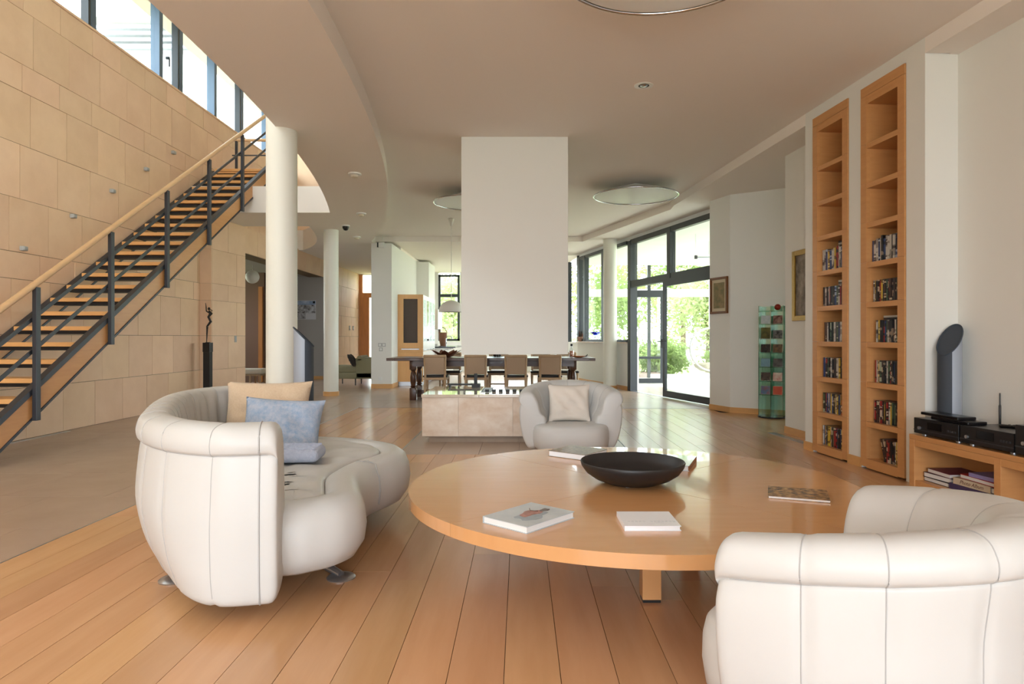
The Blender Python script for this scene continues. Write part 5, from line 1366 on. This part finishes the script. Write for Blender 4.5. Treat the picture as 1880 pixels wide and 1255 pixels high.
# hanging bubble chair
bc = thing('bubble_chair', 'clear acrylic bubble chair hanging in the veranda', 'chair', (4.02, 14.2, .35))
BRX = Matrix.Translation((0, 0, .52)) @ Matrix.Rotation(math.radians(82), 4, 'X') @ Matrix.Translation((0, 0, -.5))
CUT = PI * .64
b = BM(); lathe(b, [(.5 * math.sin(CUT * k / 20), .5 - .5 * math.cos(CUT * k / 20)) for k in range(21)], 40); xform(b, BRX)
new('shell', b, 'acrylic', bc, 60, world=False)
b = BM(); tube(b, [(.5 * math.sin(CUT) * math.cos(2 * PI * k / 48), .5 * math.sin(CUT) * math.sin(2 * PI * k / 48), .5 - .5 * math.cos(CUT)) for k in range(48)], .022, 8, True); xform(b, BRX)
new('ring', b, 'white_enamel', bc, 60, world=False)
new('cushion', lathe(BM(), [(0, .07), (.18, .09), (.29, .16), (.32, .22), (.28, .25), (0, .27)], 28), 'cream_fabric', bc, 60, world=False)
new('chain', tube(BM(), [(0, 0, 1.02), (0, 0, 2.85)], .008, 6), 'chrome', bc, world=False)
t = thing('veranda_lamp', 'thin bar lamp hanging from the veranda ceiling', 'lamp', (3.75, 13.2, 2.72)); new('bar', box(BM(), -.25, .4, -.015, .015, 0, .03), 'alu', t, world=False); new('head', box(BM(), -.30, -.25, -.03, .03, -.02, .05), 'steel_dark', t, world=False); new('rod', tube(BM(), [(-.28, 0, .05), (-.28, 0, .48)], .004, 6), 'alu', t, world=False)

# lawn and plants
struct(new('terrace', box(BM(), -14, 12, -16, -5.8, -.3, -.05), 'veranda_floor'), 'pale terrace outside the garden windows, added unseen to bounce light indoors')  # added paving out of view, reflects sky light back into the room
struct(new('ground', box(BM(), -60, 60, -40, 90, -.45, -.26), 'grass'), 'meadow around the house')
def leafmesh(n, rx, rz_, m, seed, size=.12, z0=.0):
    rr = random.Random(seed); b = BM()
    for _ in range(n):
        u = rr.random() ** .45; th = rr.uniform(0, 2 * PI); cz = rr.uniform(-1, 1); sr_ = math.sqrt(1 - cz * cz)
        lump = 1 + .28 * math.sin(3 * th + seed) * math.cos(4 * cz + seed) + .15 * math.sin(7 * th + cz * 5)
        p = Vector((rx * u * sr_ * math.cos(th) * lump, rx * u * sr_ * math.sin(th) * lump, z0 + rz_ * (1 + u * cz * lump)))
        s = size * rr.uniform(.6, 1.3); d1 = Vector((rr.gauss(0, 1), rr.gauss(0, 1), rr.gauss(0, 1))).normalized(); d2 = d1.orthogonal().normalized()
        vs = [b.verts.new(p + d1 * s), b.verts.new(p + d2 * s * .5), b.verts.new(p - d1 * s), b.verts.new(p - d2 * s * .5)]; b.faces.new(vs)
    me = bpy.data.meshes.new('foliage'); b.to_mesh(me); b.free(); me.materials.append(MATS[m]); return me
LM = [leafmesh(5200, 1.9, 1.9, 'leaf', 1, .10, 1.2), leafmesh(4600, 1.7, 1.6, 'leaf_b', 2, .10, .9), leafmesh(4200, 1.1, .75, 'leaf', 3, .085, 0), leafmesh(4200, 1.2, .8, 'leaf_b', 4, .085, 0)]
tk = BM(); tube(tk, [(0, 0, -.3), (.05, 0, 1.2), (0, .1, 3.0)], [.12, .09, .04], 8); TRK = bpy.data.meshes.new('trunk'); tk.to_mesh(TRK); tk.free(); TRK.materials.append(MATS['bark'])
def tree(x, y, k, s, label):
    t = thing('garden_tree' if k < 2 else 'garden_shrub', label, 'tree' if k < 2 else 'shrub', (x, y, -.26), random.uniform(0, 6), 'garden plants'); t.scale = (s, s, s)
    o = link('foliage', LM[k], t, world=False); o['kind'] = 'stuff'
    if k < 2: link('trunk', TRK, t, world=False)
G = [(4.1, 30, 0, 1.0, 'leafy tree straight beyond the veranda door'), (7.6, 27, 1, 1.1, 'pale green tree behind the bubble chair'), (12.5, 29, 0, 1.2, 'leafy tree at the right beyond the veranda'), (1.2, 36, 1, 1.2, 'distant tree seen through the windows left of the column'),
     (4.9, 23.2, 2, .95, 'dark green shrub in front of the veranda glass'), (7.3, 22.0, 2, 1.0, 'green shrub right behind the bubble chair'), (9.9, 23.0, 3, 1.0, 'pale shrub at the right end of the veranda'), (2.2, 26, 3, .9, 'pale shrub outside the window beside the column'), (3.1, 20.6, 3, .5, 'low pale shrub outside the veranda door'),
     (-3.4, 34, 1, 1.2, 'pale tree outside the tall kitchen window'), (-2.6, 28, 3, 1.1, 'shrub under the kitchen window view'), (9, 37, 0, 1.5, 'large tree far behind the veranda'),
     (-12.5, 8.6, 1, 2.0, 'big tree crown seen through the upper left windows')]
for g_ in G: tree(*g_)
# neighbouring wing with blinds seen through the upper windows
nb = thing('garden_wing', 'white building wing with slatted blind seen through the upper window', 'building', (-10.5, 21, 0))
new('wall', box(BM(), -16, -6.2, 23.0, 28, -.3, 10.9), 'outdoor_white', nb); new('eave', box(BM(), -16.3, -6.0, 22.4, 28.3, 11.9, 12.2), 'outdoor_white', nb)
for k in range(4): new('slat', box(BM(), -16, -6.2, 22.7, 22.9, 11.0 + k * .22, 11.12 + k * .22), 'alu', nb)
